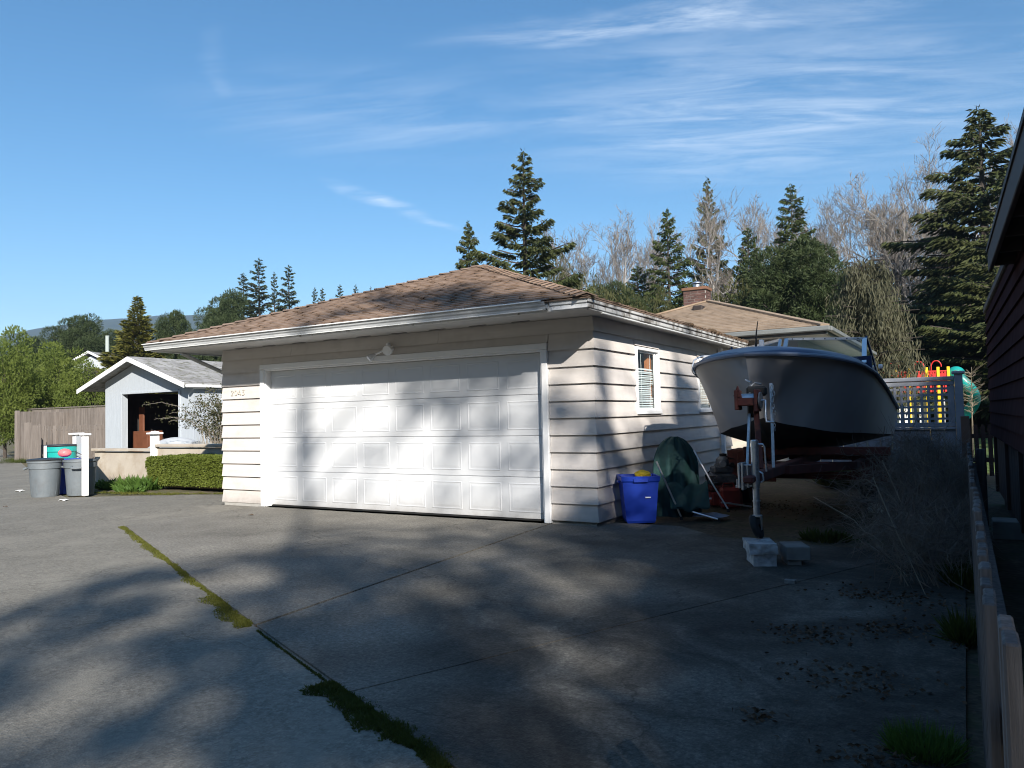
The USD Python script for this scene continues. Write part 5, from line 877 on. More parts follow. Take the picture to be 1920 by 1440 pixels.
wires = T("power_lines", "thin power lines crossing in front of the dark cedars", "power line", (3.5, 45.0, 0.0))
for z in (4.9, 4.4, 4.05): wires.part("wire", MB().tube([(-9, 0, z + 0.2), (-3, 0, z), (4, 0, z + 0.1), (12, 0, z + 0.5)], 0.012, 4), M["pole_wood"])

# ---------------------------------------------------------------- foliage builders
def sprays(P, D, L, Wd, rng, roll=None):
    """thin leaf shaped blades at the points P, along D, L long and Wd wide"""
    n = len(P); D = norm(D); a = norm(rng.normal(size=(n, 3))); s = norm(np.cross(D, a)); L = np.broadcast_to(L, (n,))[:, None]; Wd = np.broadcast_to(Wd, (n,))[:, None]
    nn = np.cross(s, D); v = np.stack([P, P + D * L * 0.45 + s * Wd * 0.5 + nn * Wd * 0.12, P + D * L, P + D * L * 0.45 - s * Wd * 0.5 + nn * Wd * 0.12], 1).reshape(-1, 3)
    i = np.arange(n)[:, None] * 4; f = np.concatenate([i + [0, 1, 2], i + [0, 2, 3]], 0); return v, f
def sticks(A, B, ra, rb, k=3):
    """thin tapered rods from A to B"""
    A, B = np.asarray(A, float), np.asarray(B, float); n = len(A); d = norm(B - A); a = np.where(np.abs(d[:, 2:3]) < 0.9, [[0, 0, 1.0]], [[1.0, 0, 0]]); x = norm(np.cross(d, a)); y = np.cross(d, x)
    t = np.arange(k) * 2 * PI / k; c = np.cos(t)[None, :, None] * x[:, None] + np.sin(t)[None, :, None] * y[:, None]; ra = np.broadcast_to(ra, (n,))[:, None, None]; rb = np.broadcast_to(rb, (n,))[:, None, None]
    v = np.concatenate([A[:, None] + c * ra, B[:, None] + c * rb], 1).reshape(-1, 3); i = np.arange(n)[:, None] * 2 * k; f = []
    for q in range(k): q2 = (q + 1) % k; f += [i + [q, q2, k + q2], i + [q, k + q2, k + q]]
    return v, np.concatenate(f, 0)

def conifer(H, R, rng, nb, pw=0.85, slope=-0.1, curl=0.15, dens=26, L=0.3, Wd=0.09, hang=0.35, z0=0.08, ragged=0.25, flat_=0.5, side=0.34):
    crown, wood = MB(), MB(); wood.tube([(0, 0, 0), (0.01 * H * 0.1, 0, H * 0.5), (0, 0, H * 0.99)], [H * 0.016, H * 0.009, 0.01], 7)
    A, Bq = [], []
    for b in range(nb):
        h = H * (z0 + (1 - z0) * ((b + rng.uniform()) / nb) ** 0.92); fr = 1 - (h / H - z0) / (1 - z0); Lb = R * (fr ** pw) * rng.uniform(1 - ragged, 1 + ragged) + 0.08
        az = b * 2.4 + rng.uniform(-0.5, 0.5); o = np.array([math.cos(az), math.sin(az), 0]); n = max(6, int(Lb * dens * (0.6 + 0.5 * fr)))
        t = rng.uniform(0.08 if Lb < 0.7 else 0.22, 1, n) ** 0.8; sl = slope * (0.6 + 0.8 * fr) + (1 - fr) * 0.35
        P = np.outer(t * Lb, o); P[:, 2] = h + sl * t * Lb + curl * Lb * t ** 2
        sd = np.array([-o[1], o[0], 0]); off = rng.normal(size=n) * side * Lb * (0.25 + 0.75 * np.sin(np.clip(t, 0, 1) * PI * 0.8)) * 0.5; P = P + off[:, None] * sd; P[:, 2] -= np.abs(off) * 0.25 + rng.uniform(0, 0.3, n) * hang * L
        D = o * 0.75 + sd * np.sign(off)[:, None] * rng.uniform(0.2, 0.9, n)[:, None] + rng.normal(size=(n, 3)) * 0.22; D[:, 2] += -hang + 0.1 * (1 - fr) * 3
        crown.add(*sprays(P, D, L * rng.uniform(0.6, 1.25, n) * (0.55 + 0.45 * fr), Wd * rng.uniform(0.7, 1.3, n), rng))
        if Lb > 0.4: A += [(0, 0, h), (o[0] * Lb * 0.5, o[1] * Lb * 0.5, h + sl * Lb * 0.5 + curl * Lb * 0.25)]; Bq += [A[-1], (o[0] * Lb * 0.92, o[1] * Lb * 0.92, h + sl * Lb * 0.92 + curl * Lb * 0.85)]
    n = int(30 + H * 4); zt = H * (1 - rng.uniform(0, 0.09, n)); P = np.stack([rng.normal(size=n) * 0.03, rng.normal(size=n) * 0.03, zt], 1); D = rng.normal(size=(n, 3)) * 0.7; D[:, 2] += 0.5; crown.add(*sprays(P, D, L * 0.6, Wd * 0.7, rng))
    wood.add(*sticks(np.array(A), np.array(Bq), H * 0.0032, H * 0.0018)); return crown, wood

def rounded(H, R, rng, n, L=0.3, Wd=0.1, nlump=26, zc=0.58, sq=0.75):
    """broad crown of clumps, uneven outline"""
    crown, wood = MB(), MB(); wood.tube([(0, 0, 0), (0.05, 0.02, H * 0.35), (0, 0, H * 0.8)], [H * 0.022, H * 0.015, 0.03], 7); A, B_ = [], []
    for k in range(nlump):
        d = norm(rng.normal(size=3)); d[2] = d[2] * 0.9 + 0.15; rad = rng.uniform(0.55, 1.0) if k > 3 else 0.35; c = np.array([d[0] * R * rad, d[1] * R * rad, H * zc + d[2] * H * (1 - zc) * 0.92 * rad]); r = R * rng.uniform(0.24, 0.42); m = n // nlump
        q = norm(rng.normal(size=(m, 3))); P = c + q * (r * rng.uniform(0.55, 1.05, m) ** 0.6)[:, None] * [1, 1, sq]; D = q * 0.8 + rng.normal(size=(m, 3)) * 0.5 + [0, 0, 0.15]
        crown.add(*sprays(P, D, L * rng.uniform(0.6, 1.2, m), Wd * rng.uniform(0.7, 1.3, m), rng)); A.append((0, 0, max(H * 0.25, c[2] - R * 0.5))); B_.append(tuple(c))
    wood.add(*sticks(np.array(A), np.array(B_), H * 0.007, H * 0.002)); return crown, wood

def bare(H, R, rng, lean=0.0):
    """leafless tree: limbs, branches and a haze of twigs"""
    S, TW = [], []
    def grow(p, d, Lb, r, lev):
        n = 5 if lev == 0 else 4; pts = [p]; ds = [d]
        for k in range(n):
            d = norm(d + rng.normal(size=3) * (0.10 if lev == 0 else 0.17) + np.array([0, 0, 0.06 if lev else 0.04])); p = p + d * Lb / n; pts.append(p); ds.append(d)
        rr_ = np.linspace(r, r * 0.45, n + 1)
        for k in range(n): (S if lev < 3 else TW).append((pts[k], pts[k + 1], rr_[k], rr_[k + 1]))
        if lev >= 4: return
        kids = [13, 7, 7, 6][lev]
        for k in range(kids):
            f = rng.uniform(0.38 if lev == 0 else 0.2, 1.0); i = min(int(f * n), n - 1); q = pts[i] + (pts[i + 1] - pts[i]) * (f * n - i); o = norm(rng.normal(size=3)); o[2] = abs(o[2]) * 0.3
            nd = norm(ds[i + 1] * rng.uniform(0.5, 0.9) + norm(o) * rng.uniform(0.75, 1.25)); grow(q, nd, Lb * rng.uniform(0.36, 0.58) * (0.75 if lev == 0 else 1), rr_[i] * 0.5, lev + 1)
    grow(np.zeros(3), norm(np.array([lean, lean * 0.5, 1.0])), H * 0.80, H * 0.011, 0)
    k = np.percentile([math.hypot(s[1][0], s[1][1]) for s in TW], 88); hz = np.percentile([s[1][2] for s in TW], 98.5); sc = np.array([R / k, R / k, H / hz])
    w, t = MB(), MB(); a = lambda X, i: np.array([s[i] for s in X])
    w.add(*sticks(a(S, 0) * sc, a(S, 1) * sc, np.maximum(a(S, 2), 0.012), np.maximum(a(S, 3), 0.010), 4)); t.add(*sticks(a(TW, 0) * sc, a(TW, 1) * sc, 0.0066, 0.0040, 3)); return t, w

PROTO = {}
def proto_tree(key, built, leaf, wood, wname="trunk", cname="crown"):
    PROTO.setdefault(key, []).append([built, leaf, wood, wname, cname, None])
g_ = rng_of
proto_tree("spruce", conifer(10, 2.3, g_(101), 120, pw=0.95, slope=-0.10, curl=0.2, dens=270, L=0.25, Wd=0.050, hang=0.95, ragged=0.45, side=0.24), M["spruce"], M["bark"])
proto_tree("spruce", conifer(10, 2.3, g_(102), 135, pw=0.9, slope=-0.15, curl=0.12, dens=300, L=0.27, Wd=0.052, hang=1.1, ragged=0.52, side=0.28), M["spruce"], M["bark"])
proto_tree("cedar", conifer(10, 1.9, g_(103), 110, pw=0.7, slope=-0.25, curl=0.22, dens=210, L=0.24, Wd=0.06, hang=0.9, ragged=0.36, side=0.42), M["cedar"], M["bark"])
proto_tree("cedar", conifer(10, 1.9, g_(104), 120, pw=0.62, slope=-0.3, curl=0.2, dens=210, L=0.24, Wd=0.06, hang=1.0, ragged=0.42, side=0.42), M["cedar"], M["bark"])
proto_tree("farfir", conifer(10, 1.5, g_(105), 95, pw=0.8, slope=-0.05, curl=0.12, dens=190, L=0.26, Wd=0.06, hang=0.6, ragged=0.5, z0=0.15, side=0.26), M["farfir"], M["bark"])
proto_tree("goldcedar", conifer(10, 2.4, g_(106), 260, pw=1.15, slope=0.15, curl=0.15, dens=150, L=0.26, Wd=0.08, hang=0.0, ragged=0.3, side=0.4), M["goldcedar"], M["bark"])
proto_tree("pine", rounded(10, 3.0, g_(107), 60000, L=0.25, Wd=0.055, nlump=52), M["pine"], M["bark"])
proto_tree("pine", rounded(10, 3.0, g_(108), 60000, L=0.25, Wd=0.055, nlump=60), M["pine"], M["bark"])
proto_tree("bare", bare(10, 1.6, g_(111)), M["twig"], M["alder_bark"], "trunk", "twigs")
proto_tree("bare", bare(10, 1.6, g_(112), 0.08), M["twig"], M["alder_bark"], "trunk", "twigs")
proto_tree("bare", bare(10, 1.6, g_(113), -0.06), M["twig"], M["alder_bark"], "trunk", "twigs")
proto_tree("shrubtree", rounded(5, 2.0, g_(114), 22000, L=0.15, Wd=0.06, nlump=52, zc=0.5, sq=1.0), M["lightgreen"], M["bark"])
proto_tree("olivebush", rounded(5, 2.0, g_(115), 7000, L=0.24, Wd=0.07, nlump=40, zc=0.5, sq=1.0), M["olive"], M["bark"])
TREES = [
('spruce', -13.61, 22.45, 13.82, 2.06, 'tallest spruce with open layered boughs rising behind the garage roof peak'),
('spruce', -19.26, 26.17, 12.06, 1.35, 'slim young spruce with pale green tips left of the tall spruce'),
('cedar', -13.75, 43.23, 15.63, 1.96, 'narrow dark cedar directly behind the brick chimney, left of the bare alders'),
('spruce', -14.53, 56.45, 21.48, 1.94, 'thin spired conifer poking out above the bare trees over the chimney'),
('cedar', -7.93, 42.14, 13.26, 1.47, 'short dark cedar between the chimney and the tall pointed cedar'),
('cedar', -5.78, 45.58, 16.57, 2.18, 'tall pointed cedar above the right end of the brown house roof'),
('pine', -3.12, 31.2, 9.63, 2.52, 'broad dark bushy pine just behind the brown house roof'),
('cedar', 0.1, 58.44, 15.27, 2.6, 'dark cedar among the bare trees above the lattice fence'),
('spruce', 5.22, 42.71, 18.47, 3.85, 'giant shaggy fir at the right, highest tree in the view'),
('spruce', 6.25, 34.31, 12.1, 2.77, 'green fir half hidden by the eave of the brown house'),
('cedar', 1.79, 62.02, 10.05, 3.25, 'dark cedar behind the red playground railings'),
('cedar', 3.91, 51.64, 10.06, 2.91, 'dark cedar in shadow behind the teal slide'),
('cedar', 5.72, 59.57, 12.63, 3.45, 'shaded cedar behind the small bare sapling'),
('cedar', -17.15, 46.02, 12.44, 2.03, 'low dark cedar left of the chimney behind the alders'),
('cedar', -4.46, 53.6, 11.29, 2.52, 'low cedar behind the bushy pine'),
('cedar', -2.86, 63.84, 11.66, 2.77, 'low dark cedar behind the weeping tree'),
('cedar', -22.81, 45.05, 11.28, 1.68, 'low olive cedar right of the tall spruce'),
('farfir', -71.05, 56.67, 21.53, 2.26, 'ragged tall fir with a broken thin top left of the garage roof'),
('farfir', -72.78, 55.73, 19.72, 1.99, 'lower fir beside the ragged tall fir'),
('farfir', -70.15, 60.71, 21.19, 2.06, 'neat isolated fir standing right of the ragged one'),
('farfir', -73.32, 61.18, 20.73, 1.26, 'slim fir squeezed against the right side of the ragged tall fir'),
('pine', -62.26, 44.76, 14.74, 3.25, 'rounded pine at the left foot of the far firs'),
('farfir', -105.18, 100.16, 27.2, 1.68, 'first small distant fir tip over the garage roof'),
('farfir', -103.92, 100.91, 27.16, 1.68, 'second small distant fir tip over the garage roof'),
('farfir', -100.92, 102.66, 27.71, 1.89, 'third small distant fir tip over the garage roof'),
('farfir', -98.21, 104.27, 27.64, 1.57, 'fourth small distant fir tip over the garage roof'),
('farfir', -95.7, 105.78, 27.25, 0.94, 'fifth and smallest distant fir tip over the garage roof'),
('goldcedar', -44.35, 23.03, 10.01, 1.75, 'yellow green cedar with a thin spire behind the grey shed'),
('pine', -54.72, 33.12, 10.94, 1.75, 'rounded dark pine right of the yellow green cedar'),
('pine', -77.76, 37.97, 13.04, 2.87, 'large rounded dark tree under the left hill'),
('pine', -95.61, 42.55, 12.36, 2.66, 'dark green rounded tree at the far left skyline'),
('pine', -87.41, 47.39, 12.94, 2.26, 'dim dark tree behind the utility pole'),
('pine', -47.32, 30.68, 7.74, 1.68, 'low olive tree glimpsed below the left eave of the garage'),
('bare', -22.27, 47.45, 16.34, 2.69, 'leafless alder nearest the tall spruce'),
('bare', -21.3, 50.32, 17.04, 2.46, 'leafless alder second from the tall spruce'),
('bare', -18.65, 47.29, 15.95, 2.1, 'leafless alder with a forked trunk left of the chimney'),
('bare', -18.27, 52.09, 17.5, 2.24, 'leafless alder against the narrow cedar behind the chimney'),
('bare', -11.93, 48.93, 16.36, 2.43, 'leafless pale trunked alder right of the chimney'),
('bare', -10.56, 54.31, 17.97, 2.69, 'leafless alder between the two pointed cedars'),
('bare', -4.75, 53.16, 16.77, 2.52, 'leafless alder right of the tall pointed cedar'),
('bare', -3.26, 56.37, 16.83, 2.6, 'leafless alder above the weeping tree'),
('bare', -1.44, 57.43, 17.2, 2.6, 'leafless alder above the hanging branches of the weeping tree'),
('bare', 0.58, 56.21, 19.06, 2.84, 'tall leafless alder with leaning trunk left of the giant fir'),
('bare', 2.47, 57.28, 20.1, 2.84, 'tallest leafless alder beside the giant fir'),
('bare', 3.7, 51.21, 16.43, 2.18, 'leafless alder overlapping the giant fir'),
('bare', 7.65, 62.53, 23.25, 3.15, 'leafless crown between the giant fir and the dark eave'),
('weeping', 1.4, 21.22, 6.89, 1.51, 'weeping conifer with hanging grey green branches above the lattice fence'),
('shrubtree', -38.3, 12.83, 6.34, 1.96, 'tall light green shrub behind the fence at the far left'),
('shrubtree', -32.78, 11.51, 4.97, 1.56, 'light green shrub behind the weathered fence'),
('shrubtree', -29.54, 11.14, 4.19, 1.24, 'light green shrub against the left eave of the grey shed'),
('shrubtree', -32.82, 9.16, 4.95, 1.43, 'light green shrub at the left edge of the view'),
('shrubtree', -11.28, 34.56, 8.51, 1.13, 'leafy olive bush left of the brick chimney'),
('shrubtree', -16.0, 35.18, 10.09, 1.61, 'olive budding bush at the foot of the alders'),
('shrubtree', -16.79, 32.35, 10.9, 1.29, 'budding olive tree beside the tall spruce'),
('pine', -16.43, 39.58, 10.06, 2.18, 'low dark green tree mass behind the alders left of the chimney'),
('olivebush', -12.53, 32.66, 8.39, 1.85, 'olive thicket above the garage right eave'),
('olivebush', -6.71, 33.77, 8.67, 1.62, 'olive thicket between chimney and bushy pine'),
('pine', -5.6, 36.72, 9.59, 1.85, 'dark rounded pine left of the bushy pine'),
('pine', -2.58, 38.54, 8.89, 2.15, 'dark rounded pine right of the bushy pine'),
('pine', -0.46, 35.21, 7.47, 1.68, 'dark rounded pine directly behind the weeping tree'),
('pine', 1.41, 47.95, 7.52, 2.45, 'near black rounded tree above the playground rails'),
('pine', 3.54, 46.88, 7.72, 2.35, 'near black rounded tree above the teal slide'),
('pine', 4.9, 45.42, 6.45, 1.93, 'near black rounded tree behind the bare sapling'),
('cedar', 3.08, 37.39, 5.83, 1.96, 'near black cedar skirt directly behind the playground'),
('cedar', 1.29, 38.62, 6.4, 1.76, 'dark cedar skirt behind the left of the playground'),
('cedar', 4.76, 36.02, 6.63, 1.86, 'dark cedar skirt by the plum house corner'),
('spruce', 3.75, 49.06, 13.22, 2.62, 'lower dark fir left of the giant fir'),
('bare', -6.7, 54.34, 16.72, 2.31, 'leafless alder behind the tall pointed cedar'),
('bare', -9.38, 59.7, 17.37, 2.31, 'leafless alder left of the tall pointed cedar'),
('bare', 1.17, 63.49, 20.2, 2.69, 'leafless alder between the two tallest alders'),
('bare', -15.54, 53.76, 16.62, 2.24, 'leafless alder directly behind the chimney')]
NAME = {"spruce": "spruce_tree", "cedar": "cedar_tree", "farfir": "fir_tree", "goldcedar": "golden_cedar_tree", "pine": "pine_tree", "bare": "bare_alder_tree", "shrubtree": "tall_shrub", "olivebush": "leafy_bush"}
BASEH = {"shrubtree": (5, 2.0), "olivebush": (5, 2.0), "spruce": (10, 2.3), "cedar": (10, 1.9), "farfir": (10, 1.5), "goldcedar": (10, 2.4), "pine": (10, 3.0), "bare": (10, 1.6)}
q = rng_of(77); cnt = {}
for kind, x, y, h, hw, lab in TREES:
    if kind == "weeping": continue
    if kind == "shrubtree" and ("olive" in lab): kind = "olivebush"
    i = cnt.get(kind, 0); cnt[kind] = i + 1; pr_ = PROTO[kind][i % len(PROTO[kind])]; bh, br = BASEH[kind]
    fac = {"spruce": 1.75, "cedar": 1.35, "farfir": 1.6, "goldcedar": 2.1, "pine": 1.05, "bare": 1.22, "shrubtree": 1.0, "olivebush": 1.1}[kind]
    sc = (hw * fac / br, hw * fac / br, h / bh); rot = q.uniform(0, 6.28); cat = "bush" if "shrub" in kind or "bush" in kind else "tree"
    grp = {"bare": "leafless alders behind the houses", "spruce": "firs and spruces behind the houses", "cedar": "dark cedars behind the houses", "farfir": "distant firs over the garage roof", "pine": "rounded dark trees in the background", "shrubtree": "light green shrubs behind the left fence", "olivebush": "olive thickets behind the houses"}.get(kind)
    if pr_[5] is None:
        t = T(NAME[kind], lab, cat, (x, y, 0), rot, grp, scale=sc); (c, w) = pr_[0]
        t.part(pr_[3], w, pr_[2]); t.part(pr_[4], c, pr_[1]); pr_[5] = t.path
    else: copy_of(pr_[5], NAME[kind], lab, cat, (x, y, 0), rot, grp, sc)

# weeping conifer
q = rng_of(120); wt = T("weeping_tree", "weeping conifer with hanging grey green branches above the lattice fence", "tree", (1.35, 21.2, 0.0))
wood, cr = MB(), MB(); wood.tube([(0, 0, 0), (-0.2, 0, 2.5), (-0.35, 0.1, 4.6), (-0.55, 0, 6.6)], [0.16, 0.12, 0.08, 0.02], 8)
for b in range(120):
    h = q.uniform(2.0, 6.4); az = q.uniform(0, 2 * PI); Lb = (0.55 + 1.25 * (1 - abs(h - 3.6) / 3.2)) * q.uniform(0.5, 1.2); o = np.array([math.cos(az), math.sin(az), 0]); s0 = np.array([-0.35 * h / 5, 0, h]); tip = s0 + o * Lb + [0, 0, 0.25]; wood.tube([s0, s0 + o * Lb * 0.5 + [0, 0, 0.25], tip], [0.025, 0.018, 0.01], 4)
    for k in range(7):
        f = q.uniform(0.25, 1.05); p = s0 + o * Lb * f + [q.normal() * 0.12, q.normal() * 0.12, 0.22]; Ln = q.uniform(0.7, 1.9); m = int(Ln * 16); tt = q.uniform(0, 1, m); P = p + np.outer(tt, [o[0] * 0.15, o[1] * 0.15, -Ln]) + q.normal(size=(m, 3)) * 0.045; P = P[P[:, 2] > 0.3]; D = q.normal(size=(len(P), 3)) * 0.3 + [0, 0, -1.0]; cr.add(*sprays(P, D, 0.26, 0.035, q))
wt.part("trunk", wood, M["bark"]); wt.part("crown", cr, M["weeping"])

# bare sapling on the far lawn
q = rng_of(121); sp_ = T("sapling", "small bare staked sapling on the lawn behind the dark pickets", "tree", (3.98, 14.85, 0.0)); w, tw = MB(), MB(); w.tube([(0, 0, 0), (0.02, 0, 1.2), (0.05, 0, 2.35)], [0.022, 0.018, 0.006], 6); A, B_ = [], []
for k in range(110):
    z = q.uniform(1.1, 2.2); az = q.uniform(0, 6.28); L_ = q.uniform(0.15, 0.42); o = np.array([math.cos(az), math.sin(az), q.uniform(0.1, 0.8)]); A.append((0.03, 0, z)); B_.append(tuple(np.array([0.03, 0, z]) + o * L_))
tw.add(*sticks(np.array(A), np.array(B_), 0.006, 0.003)); sp_.part("trunk", w, M["straw"]); sp_.part("twigs", tw, M["straw"])

# cotoneaster by the garage corner
q = rng_of(122); ct = T("arching_shrub", "arching small leaved shrub beside the garage's left corner in front of the shed", "shrub", (-11.9, 4.2, 0.0)); w, cr = MB(), MB()
for k in range(70):
    az = q.uniform(0, 6.28); o = np.array([math.cos(az) - 0.45, math.sin(az) * 0.7, 0]); Ln = q.uniform(0.5, 1.9); top = q.uniform(1.2, 2.3); t_ = np.linspace(0, 1, 7); pts = np.stack([o[0] * Ln * t_ ** 1.4, o[1] * Ln * t_ ** 1.4, top * np.sin(t_ * PI * 0.58)], 1); w.tube(pts, np.linspace(0.012, 0.004, 7), 4, cap=False)
    m = 90; tt = q.uniform(0.3, 1, m); P = np.stack([np.interp(tt, t_, pts[:, j]) for j in range(3)], 1) + q.normal(size=(m, 3)) * 0.05; cr.add(*sprays(P, q.normal(size=(m, 3)), 0.055, 0.032, q))
ct.part("stems", w, M["twig"]); ct.part("leaves", cr, M["cotone"])
# clipped hedge
q = rng_of(123); hg = T("box_hedge", "clipped green hedge in front of the low cream wall", "hedge", (-10.2, 1.85, 0.0)); cr = MB(); n = 34000; c0, c1 = np.array([-0.98, -0.33, 0.08]), np.array([2.6, 0.30, 0.66])
fsel = q.uniform(size=n); P = q.uniform(c0, c1, size=(n, 3)); N = np.zeros((n, 3))
for i, (ax_, v_, lo, hi) in enumerate(((2, c1[2], 0, 0.36), (1, c0[1], 0.36, 0.8), (0, c0[0], 0.8, 0.9), (1, c1[1], 0.9, 1.0))):
    s_ = (fsel >= lo) & (fsel < hi); P[s_, ax_] = v_; N[s_, ax_] = 1 if v_ > 0 or ax_ == 2 else -1
P += N * (0.14 * (meshkit.fbm(P * 3 + 2, 3)[:, None] - 0.5)) - N * q.uniform(0, 0.06, (n, 1)); r_ = np.minimum(np.abs(P[:, 0] - c0[0]), 0.12); P[:, 2] -= 0.10 * (1 - r_ / 0.12) ** 2 * (P[:, 2] > 0.5); cr.add(*sprays(P, N * 0.8 + q.normal(size=(n, 3)) * 0.7, 0.045, 0.03, q)); hg.part("foliage", cr, M["hedge"])
hg.part("core", MB().cbox(c0[0] + 0.08, c1[0] - 0.05, c0[1] + 0.08, c1[1] - 0.08, 0.02, c1[2] - 0.09, 0.06), M["soil"])
# leafy weeds along the low wall
def clump(name, label, cat, loc, rad, n, L, Wd, mat, seed, up=0.9, flatten=1.0, group=None):
    q = rng_of(seed); a = q.uniform(0, 6.28, n); r = rad * np.sqrt(q.uniform(0, 1, n)); P = np.stack([loc[0] + r * np.cos(a), loc[1] + r * np.sin(a) * flatten, np.full(n, loc[2])], 1); D = np.stack([np.cos(a) * 0.5, np.sin(a) * 0.5, np.full(n, up)], 1) + q.normal(size=(n, 3)) * 0.35; D[:, 2] = np.abs(D[:, 2]) + 0.1
    b = MB(); b.add(*sprays(P, D, L * q.uniform(0.5, 1.2, n), Wd * q.uniform(0.7, 1.3, n), q)); return solo(name, b, mat, label, cat, group)
clump("leafy_weed", "dark leafy weed clump directly right of the white post", "weed", (-12.0, 1.35, -0.02), 0.30, 260, 0.22, 0.09, M["weed"], 131, up=0.6)
clump("leafy_weed", "large bright leafy weed clump in the middle before the low wall", "weed", (-11.25, 1.45, -0.02), 0.52, 620, 0.28, 0.07, M["weed"], 132, up=0.7, flatten=0.6)
clump("leafy_weed", "small bright weed clump at the left foot of the hedge", "weed", (-10.85, 0.95, -0.02), 0.32, 300, 0.16, 0.05, M["weed"], 133, up=0.7, flatten=0.6)
clump("brown_shrub", "brown dried plant at the left end of the hedge", "weed", (-12.05, 1.55, -0.02), 0.2, 260, 0.30, 0.012, M["straw"], 134, up=1.1)
clump("dry_reeds", "dry brown stems behind the low wall right of the dinghy", "weed", (-11.0, 3.3, 0.0), 0.35, 260, 1.15, 0.022, M["straw"], 135, up=2.2)
clump("leafy_weed", "dark weed tuft at the back edge of the concrete behind the jack", "weed", (2.55, 0.05, -0.02), 0.22, 300, 0.12, 0.02, M["grass"], 136, up=0.8)
clump("grass_tuft", "bright green grass tuft at the foot of the near pickets", "grass tuft", (3.66, -5.05, -0.02), 0.11, 900, 0.12, 0.005, M["weed"], 137, up=1.0)
clump("grass_tuft", "dark green weed tuft half way along the picket fence", "grass tuft", (3.80, -3.3, -0.02), 0.07, 260, 0.18, 0.012, M["grass"], 138, up=1.0, flatten=2.0)
clump("grass_tuft", "grass tuft at the foot of the picket fence below the brambles", "grass tuft", (3.80, -1.7, -0.02), 0.1, 300, 0.2, 0.014, M["grass"], 139, up=1.0, flatten=2.5)
clump("leafy_bush", "yellow green leafy bush seen between boat and lattice fence", "bush", (2.2, 8.0, 0.0), 0.55, 900, 0.5, 0.09, M["weed"], 140, up=3.4)
clump("leafy_bush", "low green plants under the boat in front of the house", "bush", (2.2, 6.0, -0.02), 0.55, 500, 0.38, 0.08, M["olive"], 141, up=0.9)
# moss and grass growing along the slab edge
q = rng_of(142); b = MB()
def edge_strip(p0, p1, w0, n, hgt, bend=0.0, thr=0.0):
    t = q.uniform(0, 1, n); Ln = math.hypot(p1[0] - p0[0], p1[1] - p0[1]); f2 = lambda sc, sd: meshkit.fbm(np.c_[t * Ln * sc + p0[0], t * 0 + sd, t * 0], 4)
    wl = w0 * np.clip(2.2 * (f2(3.1, 1) - 0.18), 0.25, 1.3); wr_ = w0 * 0.45 * np.clip(2.2 * (f2(4.3, 7) - 0.2), 0.2, 1.2); p = np.array(p0)[None] + (np.array(p1) - np.array(p0))[None] * t[:, None]; nrm = np.array([-(p1[1] - p0[1]), p1[0] - p0[0]]); nrm = nrm / np.linalg.norm(nrm)
    c = np.clip(q.normal(size=n) * 0.5, -1.1, 1.1); p = p + nrm * np.where(c < 0, c * wl, c * wr_)[:, None]; keep = 0.55 * meshkit.fbm(np.c_[p * 9, p[:, 0] * 0], 3) + 0.45 * meshkit.fbm(np.c_[p * 38, p[:, 0] * 0 + 3], 3) > 0.40 + thr * 0.6 + 0.10 * np.abs(c[:]) ** 2; p = p[keep]; m = len(p)
    P = np.c_[p, np.full(m, -0.013)]; D = q.normal(size=(m, 3)) * 0.75; D[:, 2] = q.uniform(0.2, 1.4, m); hgt = hgt * (0.5 + 1.1 * meshkit.fbm(np.c_[p * 14, p[:, 0] * 0 + 9], 2)); b.add(*sprays(P, D, hgt * q.uniform(0.4, 1.2, m), 0.007, q))
edge_strip((-5.94, -2.30), (-0.9, -4.67), 0.06, 15000, 0.02, thr=-0.12); edge_strip((-1.3, -4.48), (-0.32, -4.96), 0.09, 6000, 0.022, thr=-0.12)
solo("edge_moss", b, M["mossgrass"], "yellow green moss and grass strip along the left edge of the concrete", "grass", kind="stuff")
b = MB(); edge_strip((-0.2, -5.0), (1.0, -5.55), 0.010, 1600, 0.012, thr=-0.3); edge_strip((0.95, -5.52), (2.06, -6.02), 0.115, 20000, 0.022, thr=-0.14)
solo("edge_grass", b, M["grass"], "dark green grass strip on the near corner of the concrete", "grass", kind="stuff")
b = MB(); edge_strip((-12.6, 0.25), (-9.2, 0.85), 0.16, 5000, 0.05); edge_strip((-9.4, 0.95), (-7.0, 1.8), 0.12, 2500, 0.04)
solo("verge_grass", b, M["mossgrass"], "thin mossy grass along the asphalt in front of the bins and hedge", "grass", kind="stuff")
b = MB(); edge_strip((-30, 8.3), (-27, 7.0), 0.8, 5000, 0.16); solo("verge_grass", b, M["grass"], "green grass at the foot of the far left fence post", "grass", kind="stuff")
b = MB(); n = 900; P = np.stack([q.uniform(-0.655, -0.25, n), np.zeros(n), np.full(n, -0.03)], 1); tt = q.uniform(0, 1, n); P[:, 0] = J0[0] + (J1[0] - J0[0]) * tt - 0.015; P[:, 1] = J0[1] + (J1[1] - J0[1]) * tt; b.add(*sprays(P, q.normal(size=(n, 3)) * 0.5 + [0, 0, 0.6], 0.035, 0.008, q)); solo("joint_moss", b, M["moss"], "brown moss in the joint between the concrete slabs", "moss", kind="stuff")
